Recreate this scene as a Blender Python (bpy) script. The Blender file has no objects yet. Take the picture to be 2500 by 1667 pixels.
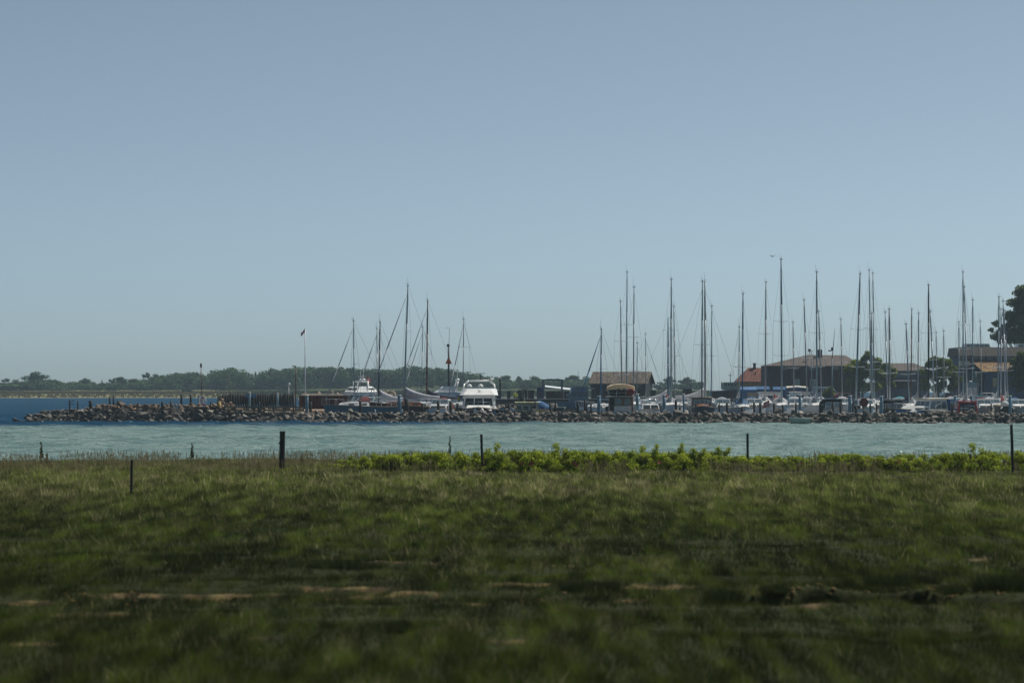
import bpy, bmesh, math, random
import numpy as np
from mathutils import Vector, Matrix, Euler

random.seed(7)
rng = np.random.default_rng(7)
S = bpy.context.scene
C = S.collection
R = math.radians

# ------------------------------------------------------------------ camera
F = 2500 * 100.0 / 36.0          # focal length in photograph pixels
HC = 3.4                         # eye height above the water
YH = 946.0                       # horizon row in the photograph
cam = bpy.data.cameras.new('camera')
cam.lens = 100
cam.sensor_width = 36
cam.shift_y = 0.045
cam.clip_start = 0.5
cam.clip_end = 6000
cam.dof.use_dof = True
cam.dof.focus_distance = 292
cam.dof.aperture_fstop = 2.2
cam_o = bpy.data.objects.new('camera', cam)
cam_o.location = (0, 0, HC)
cam_o.rotation_euler = (R(90), 0, 0)
C.objects.link(cam_o)
S.camera = cam_o

# ------------------------------------------------------------------ sky, sun, exposure
SUN_EL, SUN_AZ = 55, 50          # azimuth clockwise from +Y (the viewing direction)
W = bpy.data.worlds.new('World')
S.world = W
W.use_nodes = True
nt = W.node_tree
nt.nodes.clear()
sky = nt.nodes.new('ShaderNodeTexSky')
sky.sky_type = 'NISHITA'
sky.sun_disc = False
sky.sun_elevation = R(SUN_EL)
sky.sun_rotation = R(SUN_AZ)
sky.altitude = 0
sky.air_density = 0.30
sky.dust_density = 1.0
sky.ozone_density = 3.0
bg = nt.nodes.new('ShaderNodeBackground')
bg.inputs['Strength'].default_value = 0.102
out = nt.nodes.new('ShaderNodeOutputWorld')
hsv = nt.nodes.new('ShaderNodeHueSaturation')      # one even colour balance for the whole sky
hsv.inputs['Saturation'].default_value = 0.70
tnt = nt.nodes.new('ShaderNodeMix'); tnt.data_type = 'RGBA'; tnt.blend_type = 'MULTIPLY'
tnt.inputs[0].default_value = 1.0; tnt.inputs[7].default_value = (0.93, 1.175, 1.04, 1)
nt.links.new(sky.outputs[0], tnt.inputs[6])
nt.links.new(tnt.outputs[2], hsv.inputs['Color'])
nt.links.new(hsv.outputs[0], bg.inputs[0])
nt.links.new(bg.outputs[0], out.inputs[0])

sl = bpy.data.lights.new('sun', 'SUN')
sl.energy = 4.6
sl.angle = R(0.5)
sl.color = (1.0, 0.955, 0.88)
sun = bpy.data.objects.new('sun', sl)
sdir = Vector((math.sin(R(SUN_AZ)) * math.cos(R(SUN_EL)), math.cos(R(SUN_AZ)) * math.cos(R(SUN_EL)), math.sin(R(SUN_EL))))
sun.rotation_euler = sdir.to_track_quat('Z', 'Y').to_euler()
sun.location = (40, 60, 120)
C.objects.link(sun)

S.view_settings.view_transform = 'Standard'
S.view_settings.look = 'None'
S.view_settings.gamma = 1
S.view_settings.exposure = 0.0
S.view_settings.use_curve_mapping = False
S.cycles.use_denoising = True
S.cycles.max_bounces = 6
S.cycles.transparent_max_bounces = 8
S.cycles.volume_bounces = 1
S.cycles.caustics_reflective = False
S.cycles.caustics_refractive = False

# ------------------------------------------------------------------ placing: a photograph pixel at a depth
def X(px, Y): return (px - 1250) / F * Y
def Z(py, Y): return HC + (YH - py) / F * Y
def P(px, py, Y): return Vector((X(px, Y), Y, Z(py, Y)))

# ------------------------------------------------------------------ materials
MATS = {}
def mat(name, col, rough=0.55, metal=0.0, var=0.12, scale=3.0, bump=0.0, spec=0.4, dirt=None, coat=0.0, stretch=None):
    """principled material whose colour varies with a noise; dirt = (colour, amount)"""
    if name in MATS: return MATS[name]
    m = bpy.data.materials.new(name); m.use_nodes = True
    n = m.node_tree.nodes; l = m.node_tree.links
    b = n['Principled BSDF']
    b.inputs['Roughness'].default_value = rough
    b.inputs['Metallic'].default_value = metal
    b.inputs['Specular IOR Level'].default_value = spec
    b.inputs['Coat Weight'].default_value = coat
    g = n.new('ShaderNodeNewGeometry')
    src = g.outputs['Position']
    if stretch:
        mp = n.new('ShaderNodeMapping'); mp.inputs['Scale'].default_value = stretch
        l.new(src, mp.inputs[0]); src = mp.outputs[0]
    t = n.new('ShaderNodeTexNoise'); t.inputs['Scale'].default_value = scale; t.inputs['Detail'].default_value = 5
    l.new(src, t.inputs['Vector'])
    cr = n.new('ShaderNodeValToRGB')
    a = [max(0, c * (1 - var * 1.6)) for c in col]; z = [min(1, c * (1 + var * 1.6)) for c in col]
    cr.color_ramp.elements[0].position = 0.3; cr.color_ramp.elements[0].color = (*a, 1)
    cr.color_ramp.elements[1].position = 0.7; cr.color_ramp.elements[1].color = (*z, 1)
    l.new(t.outputs['Fac'], cr.inputs[0])
    col_out = cr.outputs[0]
    if dirt:
        t2 = n.new('ShaderNodeTexNoise'); t2.inputs['Scale'].default_value = scale * 0.37; t2.inputs['Detail'].default_value = 7
        l.new(src, t2.inputs['Vector'])
        r2 = n.new('ShaderNodeValToRGB')
        r2.color_ramp.elements[0].position = 0.48; r2.color_ramp.elements[1].position = 0.68
        r2.color_ramp.elements[0].color = (0, 0, 0, 1); r2.color_ramp.elements[1].color = (dirt[1],) * 3 + (1,)
        l.new(t2.outputs['Fac'], r2.inputs[0])
        mx = n.new('ShaderNodeMix'); mx.data_type = 'RGBA'
        l.new(r2.outputs[0], mx.inputs[0]); l.new(col_out, mx.inputs[6]); mx.inputs[7].default_value = (*dirt[0], 1)
        col_out = mx.outputs[2]
    l.new(col_out, b.inputs['Base Color'])
    if bump:
        bp = n.new('ShaderNodeBump'); bp.inputs['Strength'].default_value = bump; bp.inputs['Distance'].default_value = 0.05
        l.new(t.outputs['Fac'], bp.inputs['Height']); l.new(bp.outputs[0], b.inputs['Normal'])
    MATS[name] = m
    return m

def leaf_mat(name, trans=0.35, rough=0.6, spec=0.15):
    """leaf or blade: colour from the mesh's own 'col' attribute, light passes through"""
    m = bpy.data.materials.new(name); m.use_nodes = True
    n = m.node_tree.nodes; l = m.node_tree.links; n.clear()
    at = n.new('ShaderNodeAttribute'); at.attribute_name = 'col'
    pr = n.new('ShaderNodeBsdfPrincipled'); pr.inputs['Roughness'].default_value = rough
    pr.inputs['Specular IOR Level'].default_value = spec
    tr = n.new('ShaderNodeBsdfTranslucent')
    mx = n.new('ShaderNodeMixShader'); mx.inputs[0].default_value = trans
    o = n.new('ShaderNodeOutputMaterial')
    l.new(at.outputs['Color'], pr.inputs['Base Color']); l.new(at.outputs['Color'], tr.inputs['Color'])
    l.new(pr.outputs[0], mx.inputs[1]); l.new(tr.outputs[0], mx.inputs[2]); l.new(mx.outputs[0], o.inputs[0])
    return m

def canvas_mat(name, col):
    """cloth that lets some light through"""
    m = mat(name, col, .85, var=.1, scale=6, bump=.3)
    n = m.node_tree.nodes; l = m.node_tree.links; b = n['Principled BSDF']
    tr = n.new('ShaderNodeBsdfTranslucent'); mx = n.new('ShaderNodeMixShader'); mx.inputs[0].default_value = .45
    l.new(b.inputs['Base Color'].links[0].from_socket, tr.inputs[0])
    l.new(b.outputs[0], mx.inputs[1]); l.new(tr.outputs[0], mx.inputs[2]); l.new(mx.outputs[0], n['Material Output'].inputs[0])
    return m
GRIME = ((0.10, 0.09, 0.07), 0.45)
RUST = ((0.16, 0.06, 0.025), 0.6)
white = mat('white gelcoat', (0.80, 0.80, 0.78), 0.35, var=0.05, dirt=((0.42, 0.40, 0.35), 0.35), coat=0.2)
offwhite = mat('cream paint', (0.62, 0.57, 0.46), 0.5, var=0.08, dirt=((0.35, 0.30, 0.22), 0.4))
canvas_cream = canvas_mat('cream canvas', (0.68, 0.57, 0.41))
canvas_grey = mat('grey canvas', (0.30, 0.31, 0.35), 0.85, var=0.12, scale=6, bump=0.3)
canvas_pale = canvas_mat('pale sail canvas', (0.66, 0.65, 0.66))
canvas_navy = mat('navy canvas', (0.018, 0.025, 0.045), 0.85, var=0.2, scale=6, bump=0.3)
canvas_blue = mat('blue canvas', (0.012, 0.080, 0.205), 0.8, var=0.2, scale=5, bump=0.3)
canvas_red = mat('dark red canvas', (0.12, 0.016, 0.016), 0.85, var=0.25, scale=5, bump=0.3)
canvas_black = mat('black canvas', (0.012, 0.013, 0.014), 0.85, var=0.25, scale=5)
canvas_teal = mat('teal canvas', (0.03, 0.25, 0.30), 0.8, var=0.2, scale=5)
hull_navy = mat('navy hull paint', (0.010, 0.018, 0.035), 0.3, var=0.15, coat=0.3, dirt=GRIME)
hull_blue = mat('grey blue hull paint', (0.075, 0.15, 0.20), 0.35, var=0.08, coat=0.2, dirt=GRIME)
hull_teal = mat('turquoise hull paint', (0.08, 0.25, 0.29), 0.35, var=0.08, coat=0.2, dirt=GRIME)
hull_green = mat('pale green hull paint', (0.26, 0.36, 0.30), 0.4, var=0.1, dirt=GRIME)
hull_black = mat('black hull paint', (0.012, 0.012, 0.013), 0.4, var=0.2, dirt=GRIME)
hull_brown = mat('brown hull planks', (0.055, 0.030, 0.018), 0.5, var=0.25, scale=4, stretch=(1, 1, 9), dirt=GRIME)
olive = mat('olive cream paint', (0.44, 0.42, 0.25), 0.5, var=0.1, dirt=((0.10, 0.08, 0.03), 0.5))
mid_blue = mat('mid blue paint', (0.05, 0.16, 0.36), 0.45, var=0.1, dirt=GRIME)
steel_blue = mat('dark blue steel paint', (0.012, 0.055, 0.16), 0.45, var=0.15, dirt=RUST)
red_paint = mat('red paint', (0.40, 0.03, 0.03), 0.4, var=0.12, dirt=((0.15, 0.03, 0.02), 0.4))
deep_red = mat('deep red paint', (0.11, 0.012, 0.014), 0.45, var=0.15)
orange = mat('orange paint', (0.55, 0.10, 0.025), 0.5, var=0.12)
yellow = mat('yellow paint', (0.55, 0.36, 0.04), 0.5, var=0.12)
hivis = mat('yellow vest cloth', (0.55, 0.62, 0.05), 0.7, var=0.1)
pink = mat('salmon cloth', (0.50, 0.12, 0.10), 0.8, var=0.1)
darkcloth = mat('dark cloth', (0.02, 0.022, 0.03), 0.85, var=0.2)
skin = mat('skin', (0.42, 0.24, 0.17), 0.6, var=0.06)
varnish = mat('varnished wood', (0.19, 0.07, 0.025), 0.35, var=0.3, scale=5, stretch=(1, 1, 6), coat=0.3)
teak = mat('weathered teak', (0.22, 0.15, 0.085), 0.7, var=0.25, scale=4, stretch=(2, 2, 8), bump=0.2)
grey_wood = mat('grey weathered timber', (0.17, 0.145, 0.10), 0.85, var=0.35, scale=3, stretch=(0.6, 4, 7), bump=0.4, dirt=((0.05, 0.06, 0.02), 0.6))
dark_wood = mat('tarred timber', (0.022, 0.022, 0.020), 0.8, var=0.4, scale=3, stretch=(5, 5, 0.8), bump=0.5, dirt=((0.06, 0.06, 0.04), 0.5))
post_blue = mat('pale blue post paint', (0.13, 0.25, 0.33), 0.5, var=0.1, scale=2, dirt=((0.10, 0.11, 0.10), 0.5))
alu = mat('silver mast aluminium', (0.34, 0.37, 0.40), 0.4, metal=0.55, var=0.06)
alu_teal = mat('teal grey mast paint', (0.15, 0.22, 0.25), 0.4, var=0.08)
alu_dark = mat('dark anodised mast', (0.24, 0.26, 0.27), 0.4, metal=0.3, var=0.1)
alu_blue = mat('blue mast paint', (0.018, 0.09, 0.19), 0.4, var=0.1)
mast_black = mat('black mast paint', (0.012, 0.014, 0.016), 0.45, var=0.2)
mast_wood = mat('brown wooden mast', (0.09, 0.038, 0.018), 0.5, var=0.25, scale=4, stretch=(6, 6, 0.7))
wire = mat('rigging wire', (0.10, 0.12, 0.13), 0.4, metal=0.6, var=0.05)
steel = mat('stainless tube', (0.55, 0.57, 0.58), 0.25, metal=0.9, var=0.04)
glass = mat('tinted window glass', (0.020, 0.030, 0.036), 0.08, var=0.1, spec=0.6)
glass_clear = mat('pale window glass', (0.16, 0.22, 0.24), 0.1, var=0.15, spec=0.6)
rubber = mat('black rubber', (0.015, 0.015, 0.016), 0.8, var=0.2)
fender_m = mat('pale fender vinyl', (0.45, 0.52, 0.55), 0.45, var=0.08)
gold = mat('brass', (0.5, 0.34, 0.10), 0.4, metal=0.6)
stripe_white = canvas_mat('white canvas', (0.70, 0.72, 0.74))
dark_metal = mat('dark bin steel', (0.022, 0.026, 0.030), 0.6, var=0.25, dirt=RUST)
maroon_metal = mat('maroon bin steel', (0.045, 0.016, 0.018), 0.6, var=0.25, dirt=RUST)
concrete = mat('quay concrete', (0.30, 0.29, 0.26), 0.9, var=0.15, scale=1.5, bump=0.2, dirt=((0.12, 0.11, 0.08), 0.5))
asphalt = mat('yard asphalt', (0.055, 0.055, 0.053), 0.9, var=0.2, scale=1.0, bump=0.2)

# ------------------------------------------------------------------ mesh collecting
class MB:
    def __init__(s): s.v = []; s.f = []; s.s = []
    def add(s, vs, fs, smooth=False):
        o = len(s.v); s.v += [tuple(v) for v in vs]
        s.f += [tuple(i + o for i in f) for f in fs]; s.s += [smooth] * len(fs)
        return s
    def box(s, c, d, rz=0.0, top=(1, 1)):
        x, y, z = d[0] / 2, d[1] / 2, d[2] / 2
        vs = []
        cr, sr = math.cos(rz), math.sin(rz)
        for k, (tx, ty) in ((-1, (1, 1)), (1, top)):
            for i, j in ((-1, -1), (1, -1), (1, 1), (-1, 1)):
                a, b = i * x * tx, j * y * ty
                vs.append((c[0] + a * cr - b * sr, c[1] + a * sr + b * cr, c[2] + k * z))
        return s.add(vs, [(3, 2, 1, 0), (4, 5, 6, 7), (0, 1, 5, 4), (1, 2, 6, 5), (2, 3, 7, 6), (3, 0, 4, 7)])
    def tube(s, p0, p1, r0, r1=None, n=8, cap=True):
        p0, p1 = Vector(p0), Vector(p1); r1 = r0 if r1 is None else r1
        d = (p1 - p0).normalized()
        a = d.orthogonal().normalized(); b = d.cross(a)
        vs = []
        for p, r in ((p0, r0), (p1, r1)):
            for k in range(n):
                t = 2 * math.pi * k / n
                vs.append(p + a * (r * math.cos(t)) + b * (r * math.sin(t)))
        s.add(vs, [(k, (k + 1) % n, n + (k + 1) % n, n + k) for k in range(n)], n > 5)
        if cap:
            o = len(s.v) - 2 * n
            s.f += [tuple(o + k for k in reversed(range(n))), tuple(o + n + k for k in range(n))]; s.s += [False] * 2
        return s
    def path(s, pts, r, n=6):
        for a, b in zip(pts[:-1], pts[1:]): s.tube(a, b, r, r, n)
        return s
    def loft(s, secs, closed=False, caps=True, smooth=False):
        m = len(secs[0]); vs = [p for q in secs for p in q]; fs = []
        for i in range(len(secs) - 1):
            for k in range(m if closed else m - 1):
                k2 = (k + 1) % m
                fs.append((i * m + k, i * m + k2, (i + 1) * m + k2, (i + 1) * m + k))
        s.add(vs, fs, smooth)
        if caps:
            o = len(s.v) - len(vs)
            s.f += [tuple(o + k for k in reversed(range(m))), tuple(o + (len(secs) - 1) * m + k for k in range(m))]; s.s += [False] * 2
        return s
    def ball(s, c, r, n=10, m=7):
        r = (r, r, r) if not hasattr(r, '__len__') else r
        vs = [(c[0], c[1], c[2] - r[2])]
        for i in range(1, m):
            t = math.pi * i / m - math.pi / 2
            for k in range(n):
                u = 2 * math.pi * k / n
                vs.append((c[0] + r[0] * math.cos(t) * math.cos(u), c[1] + r[1] * math.cos(t) * math.sin(u), c[2] + r[2] * math.sin(t)))
        vs.append((c[0], c[1], c[2] + r[2])); e = len(vs) - 1
        fs = [(0, 1 + (k + 1) % n, 1 + k) for k in range(n)]
        for i in range(m - 2):
            for k in range(n):
                a = 1 + i * n; k2 = (k + 1) % n
                fs.append((a + k, a + k2, a + n + k2, a + n + k))
        a = 1 + (m - 2) * n
        fs += [(a + k, a + (k + 1) % n, e) for k in range(n)]
        return s.add(vs, fs, True)
    def prism(s, poly, axis, lo, hi):
        """poly of 2-tuples extruded along axis 0/1/2 between lo and hi"""
        def mk(p, t):
            q = list(p); q.insert(axis, t); return tuple(q)
        n = len(poly)
        vs = [mk(p, lo) for p in poly] + [mk(p, hi) for p in poly]
        return s.add(vs, [tuple(reversed(range(n))), tuple(range(n, 2 * n))] + [(k, (k + 1) % n, n + (k + 1) % n, n + k) for k in range(n)])
    def mesh(s, name):
        me = bpy.data.meshes.new(name)
        me.from_pydata(s.v, [], s.f)
        me.polygons.foreach_set('use_smooth', s.s)
        bm = bmesh.new(); bm.from_mesh(me); bmesh.ops.recalc_face_normals(bm, faces=bm.faces); bm.to_mesh(me); bm.free()
        return me
    def build(s, name, m, parent=None):
        me = s.mesh(name); me.materials.append(m)
        o = bpy.data.objects.new(name, me); C.objects.link(o)
        if parent: o.parent = parent
        return o

def tag(o, label, cat, group=None, kind=None):
    o['label'] = label; o['category'] = cat
    if group: o['group'] = group
    if kind: o['kind'] = kind
    return o
def thing(name, label, cat, loc, rot=None, group=None, kind=None):
    o = bpy.data.objects.new(name, None); C.objects.link(o); o.empty_display_size = 0.2
    o.location = loc
    if rot is not None: o.rotation_euler = rot
    return tag(o, label, cat, group, kind)
def copy_tree(o, parent=None):
    c = o.copy(); C.objects.link(c); c.parent = parent
    for ch in o.children: copy_tree(ch, c)
    return c
ORD = ['zeroth', 'first', 'second', 'third', 'fourth', 'fifth', 'sixth', 'seventh', 'eighth', 'ninth', 'tenth', 'eleventh', 'twelfth', 'thirteenth',
       'fourteenth', 'fifteenth', 'sixteenth', 'seventeenth', 'eighteenth', 'nineteenth', 'twentieth', 'twenty-first', 'twenty-second', 'twenty-third',
       'twenty-fourth', 'twenty-fifth', 'twenty-sixth', 'twenty-seventh', 'twenty-eighth', 'twenty-ninth', 'thirtieth', 'thirty-first', 'thirty-second',
       'thirty-third', 'thirty-fourth', 'thirty-fifth', 'thirty-sixth', 'thirty-seventh', 'thirty-eighth', 'thirty-ninth', 'fortieth']

def face_panes(mb, a, b, c, d, n, mx=0.06, my=0.12, off=0.006, gap=0.08):
    """n panes on the quad a b (bottom) c d (top, above b and a), each slightly proud; returns list of MBs when mb is None"""
    a, b, c, d = map(Vector, (a, b, c, d))
    nn = (b - a).cross(d - a).normalized() * off
    res = []
    for i in range(n):
        u0 = mx + (1 - 2 * mx) * (i + (gap / 2 if i else 0)) / n
        u1 = mx + (1 - 2 * mx) * (i + 1 - (gap / 2 if i < n - 1 else 0)) / n
        q = []
        for u, w in ((u0, my), (u1, my), (u1, 1 - my), (u0, 1 - my)):
            q.append((a * (1 - u) + b * u) * (1 - w) + (d * (1 - u) + c * u) * w)
        m = MB()
        m.add([p + nn for p in q] + [p - nn for p in q], [(0, 1, 2, 3), (7, 6, 5, 4), (0, 4, 5, 1), (1, 5, 6, 2), (2, 6, 7, 3), (3, 7, 4, 0)])
        res.append(m)
    return res

def np_mesh(name, verts, faces_n, idx, m, col=None, smooth=False):
    """mesh from numpy arrays: all faces with faces_n corners; col per vertex (n,3)"""
    me = bpy.data.meshes.new(name)
    nv = len(verts); nf = len(idx) // faces_n
    me.vertices.add(nv); me.vertices.foreach_set('co', np.ascontiguousarray(verts, dtype=np.float32).ravel())
    me.loops.add(nf * faces_n); me.loops.foreach_set('vertex_index', np.ascontiguousarray(idx, dtype=np.int32))
    me.polygons.add(nf); me.polygons.foreach_set('loop_start', np.arange(0, nf * faces_n, faces_n, dtype=np.int32))
    if smooth: me.polygons.foreach_set('use_smooth', np.ones(nf, dtype=bool))
    me.update(calc_edges=True)
    if col is not None:
        at = me.attributes.new('col', 'FLOAT_COLOR', 'POINT')
        at.data.foreach_set('color', np.ascontiguousarray(np.c_[col, np.ones(nv)], dtype=np.float32).ravel())
    if m: me.materials.append(m)
    return me

def vnoise(x, y, seed=0):
    """smooth lattice noise 0..1"""
    r = np.random.default_rng(seed).random((256, 256))
    xi = np.floor(x).astype(int); yi = np.floor(y).astype(int)
    fx = x - xi; fy = y - yi
    fx = fx * fx * (3 - 2 * fx); fy = fy * fy * (3 - 2 * fy)
    g = lambda i, j: r[i % 256, j % 256]
    return (g(xi, yi) * (1 - fx) + g(xi + 1, yi) * fx) * (1 - fy) + (g(xi, yi + 1) * (1 - fx) + g(xi + 1, yi + 1) * fx) * fy
def fbm(x, y, seed=0, o=4):
    s = 0; a = 0.5; t = 0
    for k in range(o):
        s = s + a * vnoise(x * 2 ** k + 17 * k, y * 2 ** k - 9 * k, seed + k); t += a; a *= 0.5
    return s / t
def sstep(x, a, b):
    t = np.clip((x - a) / (b - a), 0, 1); return t * t * (3 - 2 * t)
def grid_idx(nx, ny):
    a = np.arange(nx * ny).reshape(ny, nx)
    return np.stack([a[:-1, :-1], a[:-1, 1:], a[1:, 1:], a[1:, :-1]], -1).ravel()

# ------------------------------------------------------------------ water
def axis(*segs):
    r = [segs[0][0]]
    for a, b, st in segs:
        n = max(1, round((b - a) / st)); r += list(np.linspace(a, b, n + 1)[1:])
    return np.array(r)
wx = axis((-700, -200, 50), (-200, -60, 4), (-60, 62, 0.36), (62, 120, 6), (120, 700, 58))
wy = axis((-60, 90, 30), (90, 112, 2), (112, 292, 0.30), (292, 450, 1.5), (450, 960, 4), (960, 2050, 109))
gx, gy = np.meshgrid(wx, wy)
h = np.zeros_like(gx)
wr = np.random.default_rng(3)
for lam, amp, n in ((6.5, 0.040, 5), (3.0, 0.034, 8), (1.5, 0.021, 9)):
    for k in range(n):
        th = R(250 + wr.normal(0, 28)); kk = 2 * math.pi / (lam * wr.uniform(0.75, 1.3))
        ph = wr.uniform(0, 6.28)
        w = kk * (gx * math.cos(th) + gy * math.sin(th)) + ph
        h += amp * wr.uniform(0.6, 1.2) * (np.sin(w) + 0.25 * np.sin(2 * w + 1.0))
fade = (0.35 + 0.9 * fbm(gx / 18, gy / 30, 5)) * (1 - 0.8 * sstep(gy, 300, 520)) * (1 - sstep(np.abs(gx), 60, 62))
h = h * fade
water_m = bpy.data.materials.new('sea water'); water_m.use_nodes = True
n = water_m.node_tree.nodes; l = water_m.node_tree.links; n.clear()
at = n.new('ShaderNodeAttribute'); at.attribute_name = 'col'
tx = n.new('ShaderNodeNewGeometry')
mp = n.new('ShaderNodeMapping'); mp.inputs['Scale'].default_value = (0.55, 1.0, 1)
l.new(tx.outputs['Position'], mp.inputs[0])
n1 = n.new('ShaderNodeTexNoise'); n1.inputs['Scale'].default_value = 2.6; n1.inputs['Detail'].default_value = 5; n1.inputs['Roughness'].default_value = 0.6
l.new(mp.outputs[0], n1.inputs[0])
bp = n.new('ShaderNodeBump'); bp.inputs['Strength'].default_value = 1.0; bp.inputs['Distance'].default_value = 0.34
l.new(n1.outputs['Fac'], bp.inputs['Height'])
df = n.new('ShaderNodeBsdfDiffuse'); l.new(at.outputs['Color'], df.inputs[0]); l.new(bp.outputs[0], df.inputs['Normal'])
gl = n.new('ShaderNodeBsdfGlossy'); gl.inputs['Roughness'].default_value = 0.10; gl.inputs['Color'].default_value = (0.9, 0.95, 1, 1)
l.new(bp.outputs[0], gl.inputs['Normal'])
fr = n.new('ShaderNodeFresnel'); fr.inputs['IOR'].default_value = 1.33; l.new(bp.outputs[0], fr.inputs['Normal'])
mr = n.new('ShaderNodeMapRange'); mr.inputs[1].default_value = 0; mr.inputs[2].default_value = 1; mr.inputs[3].default_value = 0.03; mr.inputs[4].default_value = 0.20
l.new(fr.outputs[0], mr.inputs[0])
ms = n.new('ShaderNodeMixShader'); l.new(mr.outputs[0], ms.inputs[0]); l.new(df.outputs[0], ms.inputs[1]); l.new(gl.outputs[0], ms.inputs[2])
ou = n.new('ShaderNodeOutputMaterial'); l.new(ms.outputs[0], ou.inputs[0])
# deep channel along the outer face and beyond the mole, sandy shallows nearer
pxg = gx / np.maximum(gy, 1) * F + 1250
edge = 246 + 14 * sstep(pxg, 500, 1500) + 30 * sstep(pxg, 1200, 1900) + 8 * (fbm(gx / 9, gy / 6, 21) - 0.5)
deep = sstep(gy, edge - 13, edge + 13)
deep = np.maximum(deep * (1 - 0.85 * sstep(pxg, 950, 1700) * (gy < 275)), sstep(gy, 276, 284))
mott = 0.4 * fbm(gx / 7, gy / 16, 31) + 0.6 * sstep(fbm(gx / 1.8, gy / 1.1, 33), 0.3, 0.7)
sh = np.stack([0.078 + 0.118 * mott, 0.146 + 0.125 * mott, 0.144 + 0.110 * mott], -1)
dp = np.stack([0.000 + 0 * gx, 0.024 + 0.018 * mott, 0.058 + 0.030 * mott], -1)
wc = sh * (1 - deep[..., None]) + dp * deep[..., None]
me = np_mesh('water', np.stack([gx, gy, h], -1).reshape(-1, 3), 4, grid_idx(len(wx), len(wy)), water_m, wc.reshape(-1, 3), True)
water = bpy.data.objects.new('water', me); C.objects.link(water)
tag(water, 'wind-rippled sea water, green shallows and blue deeper channel', 'water', kind='structure')

# ------------------------------------------------------------------ meadow terrain
def py_to_Y(py): return (HC - 0.5) * F / (py - YH)
def px_spot(px, py, rx, ry):
    Y = py_to_Y(py); return (X(px, Y), Y, rx / F * Y, ry * Y * Y / (F * 2.9))
BARE = [px_spot(*s) for s in ((230, 1497, 150, 9), (60, 1470, 120, 7), (300, 1452, 160, 9), (560, 1447, 150, 8), (900, 1446, 200, 8), (1170, 1478, 60, 6), (1330, 1464, 50, 7),
        (1540, 1468, 60, 6), (640, 1560, 50, 6), (1240, 1567, 60, 6), (100, 1575, 90, 6), (1000, 1372, 160, 5), (1390, 1380, 90, 5), (1960, 1472, 110, 8),
        (2300, 1425, 90, 6), (2390, 1365, 70, 5), (1620, 1430, 160, 8), (870, 1432, 200, 5), (1270, 1428, 120, 6), (1900, 1425, 140, 5))]
def ditch(x, y):
    yc = 39.6 + 0.22 * np.sin(x * 1.7) + 0.25 * (vnoise(x * 2.2, x * 0 + 3.3, 8) - 0.5) * 2
    a = sstep(x, 2.6, 3.6) * (0.25 + 0.85 * sstep(vnoise(x * 1.25, x * 0 + 7.7, 12), 0.25, 0.6))
    prof = np.where(y < yc, sstep(y, yc - 1.15, yc - 0.45), 1 - sstep(y, yc, yc + 0.14))
    berm = np.where(y > yc, 0.09 * np.exp(-((y - yc - 0.3) / 0.7) ** 2), 0)
    return a * (prof * (0.52 + 0.2 * (vnoise(x * 1.3, y * 0 + 1.0, 9) - 0.5)) - berm * (1 - prof) * (0.5 + vnoise(x * 2.1, y * 0 + 4.0, 10)))
def ground_z(x, y):
    x = np.asarray(x, float); y = np.asarray(y, float)
    z = 0.5 + 0.16 * (fbm(x / 5, y / 7, 40) - 0.5) + 0.07 * (fbm(x / 1.1, y / 1.6, 44) - 0.5)
    shore = 112 + 3.5 * (fbm(x / 9, x * 0 + 2, 47) - 0.5)
    z = z - 1.4 * sstep(y, shore - 1, shore + 5)
    z = z - ditch(x, y)
    # low broken banks in the middle meadow
    z = z - 0.10 * sstep(fbm(x / 2.2, y / 1.2, 55), 0.55, 0.68) * sstep(y, 30, 36) * (1 - sstep(y, 52, 60))
    return z
def bare_mask(x, y):
    b = np.zeros_like(x)
    for cx, cy, rx, ry in BARE:
        b = np.maximum(b, np.exp(-((x - cx) / rx) ** 2 - ((y - cy) / ry) ** 2))
    return np.clip(b * 1.5 - 1.45 * fbm(x * 4.5, y * 2.2, 61), 0, 1) * 2.2
tx_ = axis((-220, -40, 20), (-40, -9, 0.5), (-9, 9, 0.12), (9, 40, 0.5), (40, 220, 20))
ty_ = axis((-60, 14, 6), (14, 33, 0.25), (33, 44, 0.07), (44, 122, 0.4), (122, 126, 2))
gx, gy = np.meshgrid(tx_, ty_)
gz = ground_z(gx, gy)
b = np.clip(bare_mask(gx, gy), 0, 1)
bank = sstep(ditch(gx, gy), 0.06, 0.25)
sn = sstep(fbm(gx * 8, gy * 4, 73), 0.35, 0.7)
soil = np.stack([0.020 + 0.125 * sn, 0.014 + 0.085 * sn, 0.006 + 0.028 * sn], -1)
mud = np.stack([0.012 + 0.10 * fbm(gx * 3, gy * 3, 71) ** 3, 0.009 + 0.06 * fbm(gx * 3, gy * 3, 71) ** 3, 0.005 + 0 * gx], -1)
turf = np.stack([0.013 + 0.016 * fbm(gx / .5, gy / .7, 70), 0.017 + 0.018 * fbm(gx / .5, gy / .7, 70), 0.006 + 0 * gx], -1)
tc = turf * (1 - b[..., None]) + soil * b[..., None]
tc = tc * (1 - bank[..., None]) + mud * bank[..., None]
ground_m = bpy.data.materials.new('meadow soil'); ground_m.use_nodes = True
n = ground_m.node_tree.nodes; l = ground_m.node_tree.links
at = n.new('ShaderNodeAttribute'); at.attribute_name = 'col'
tn = n.new('ShaderNodeTexNoise'); tn.inputs['Scale'].default_value = 9; tn.inputs['Detail'].default_value = 6
ge = n.new('ShaderNodeNewGeometry'); l.new(ge.outputs['Position'], tn.inputs[0])
mm = n.new('ShaderNodeMix'); mm.data_type = 'RGBA'; mm.blend_type = 'MULTIPLY'; mm.inputs[0].default_value = 0.7
l.new(at.outputs['Color'], mm.inputs[6]); l.new(tn.outputs['Color'], mm.inputs[7])
hs = n.new('ShaderNodeHueSaturation'); hs.inputs['Value'].default_value = 1.7; hs.inputs['Saturation'].default_value = 0.9
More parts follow.
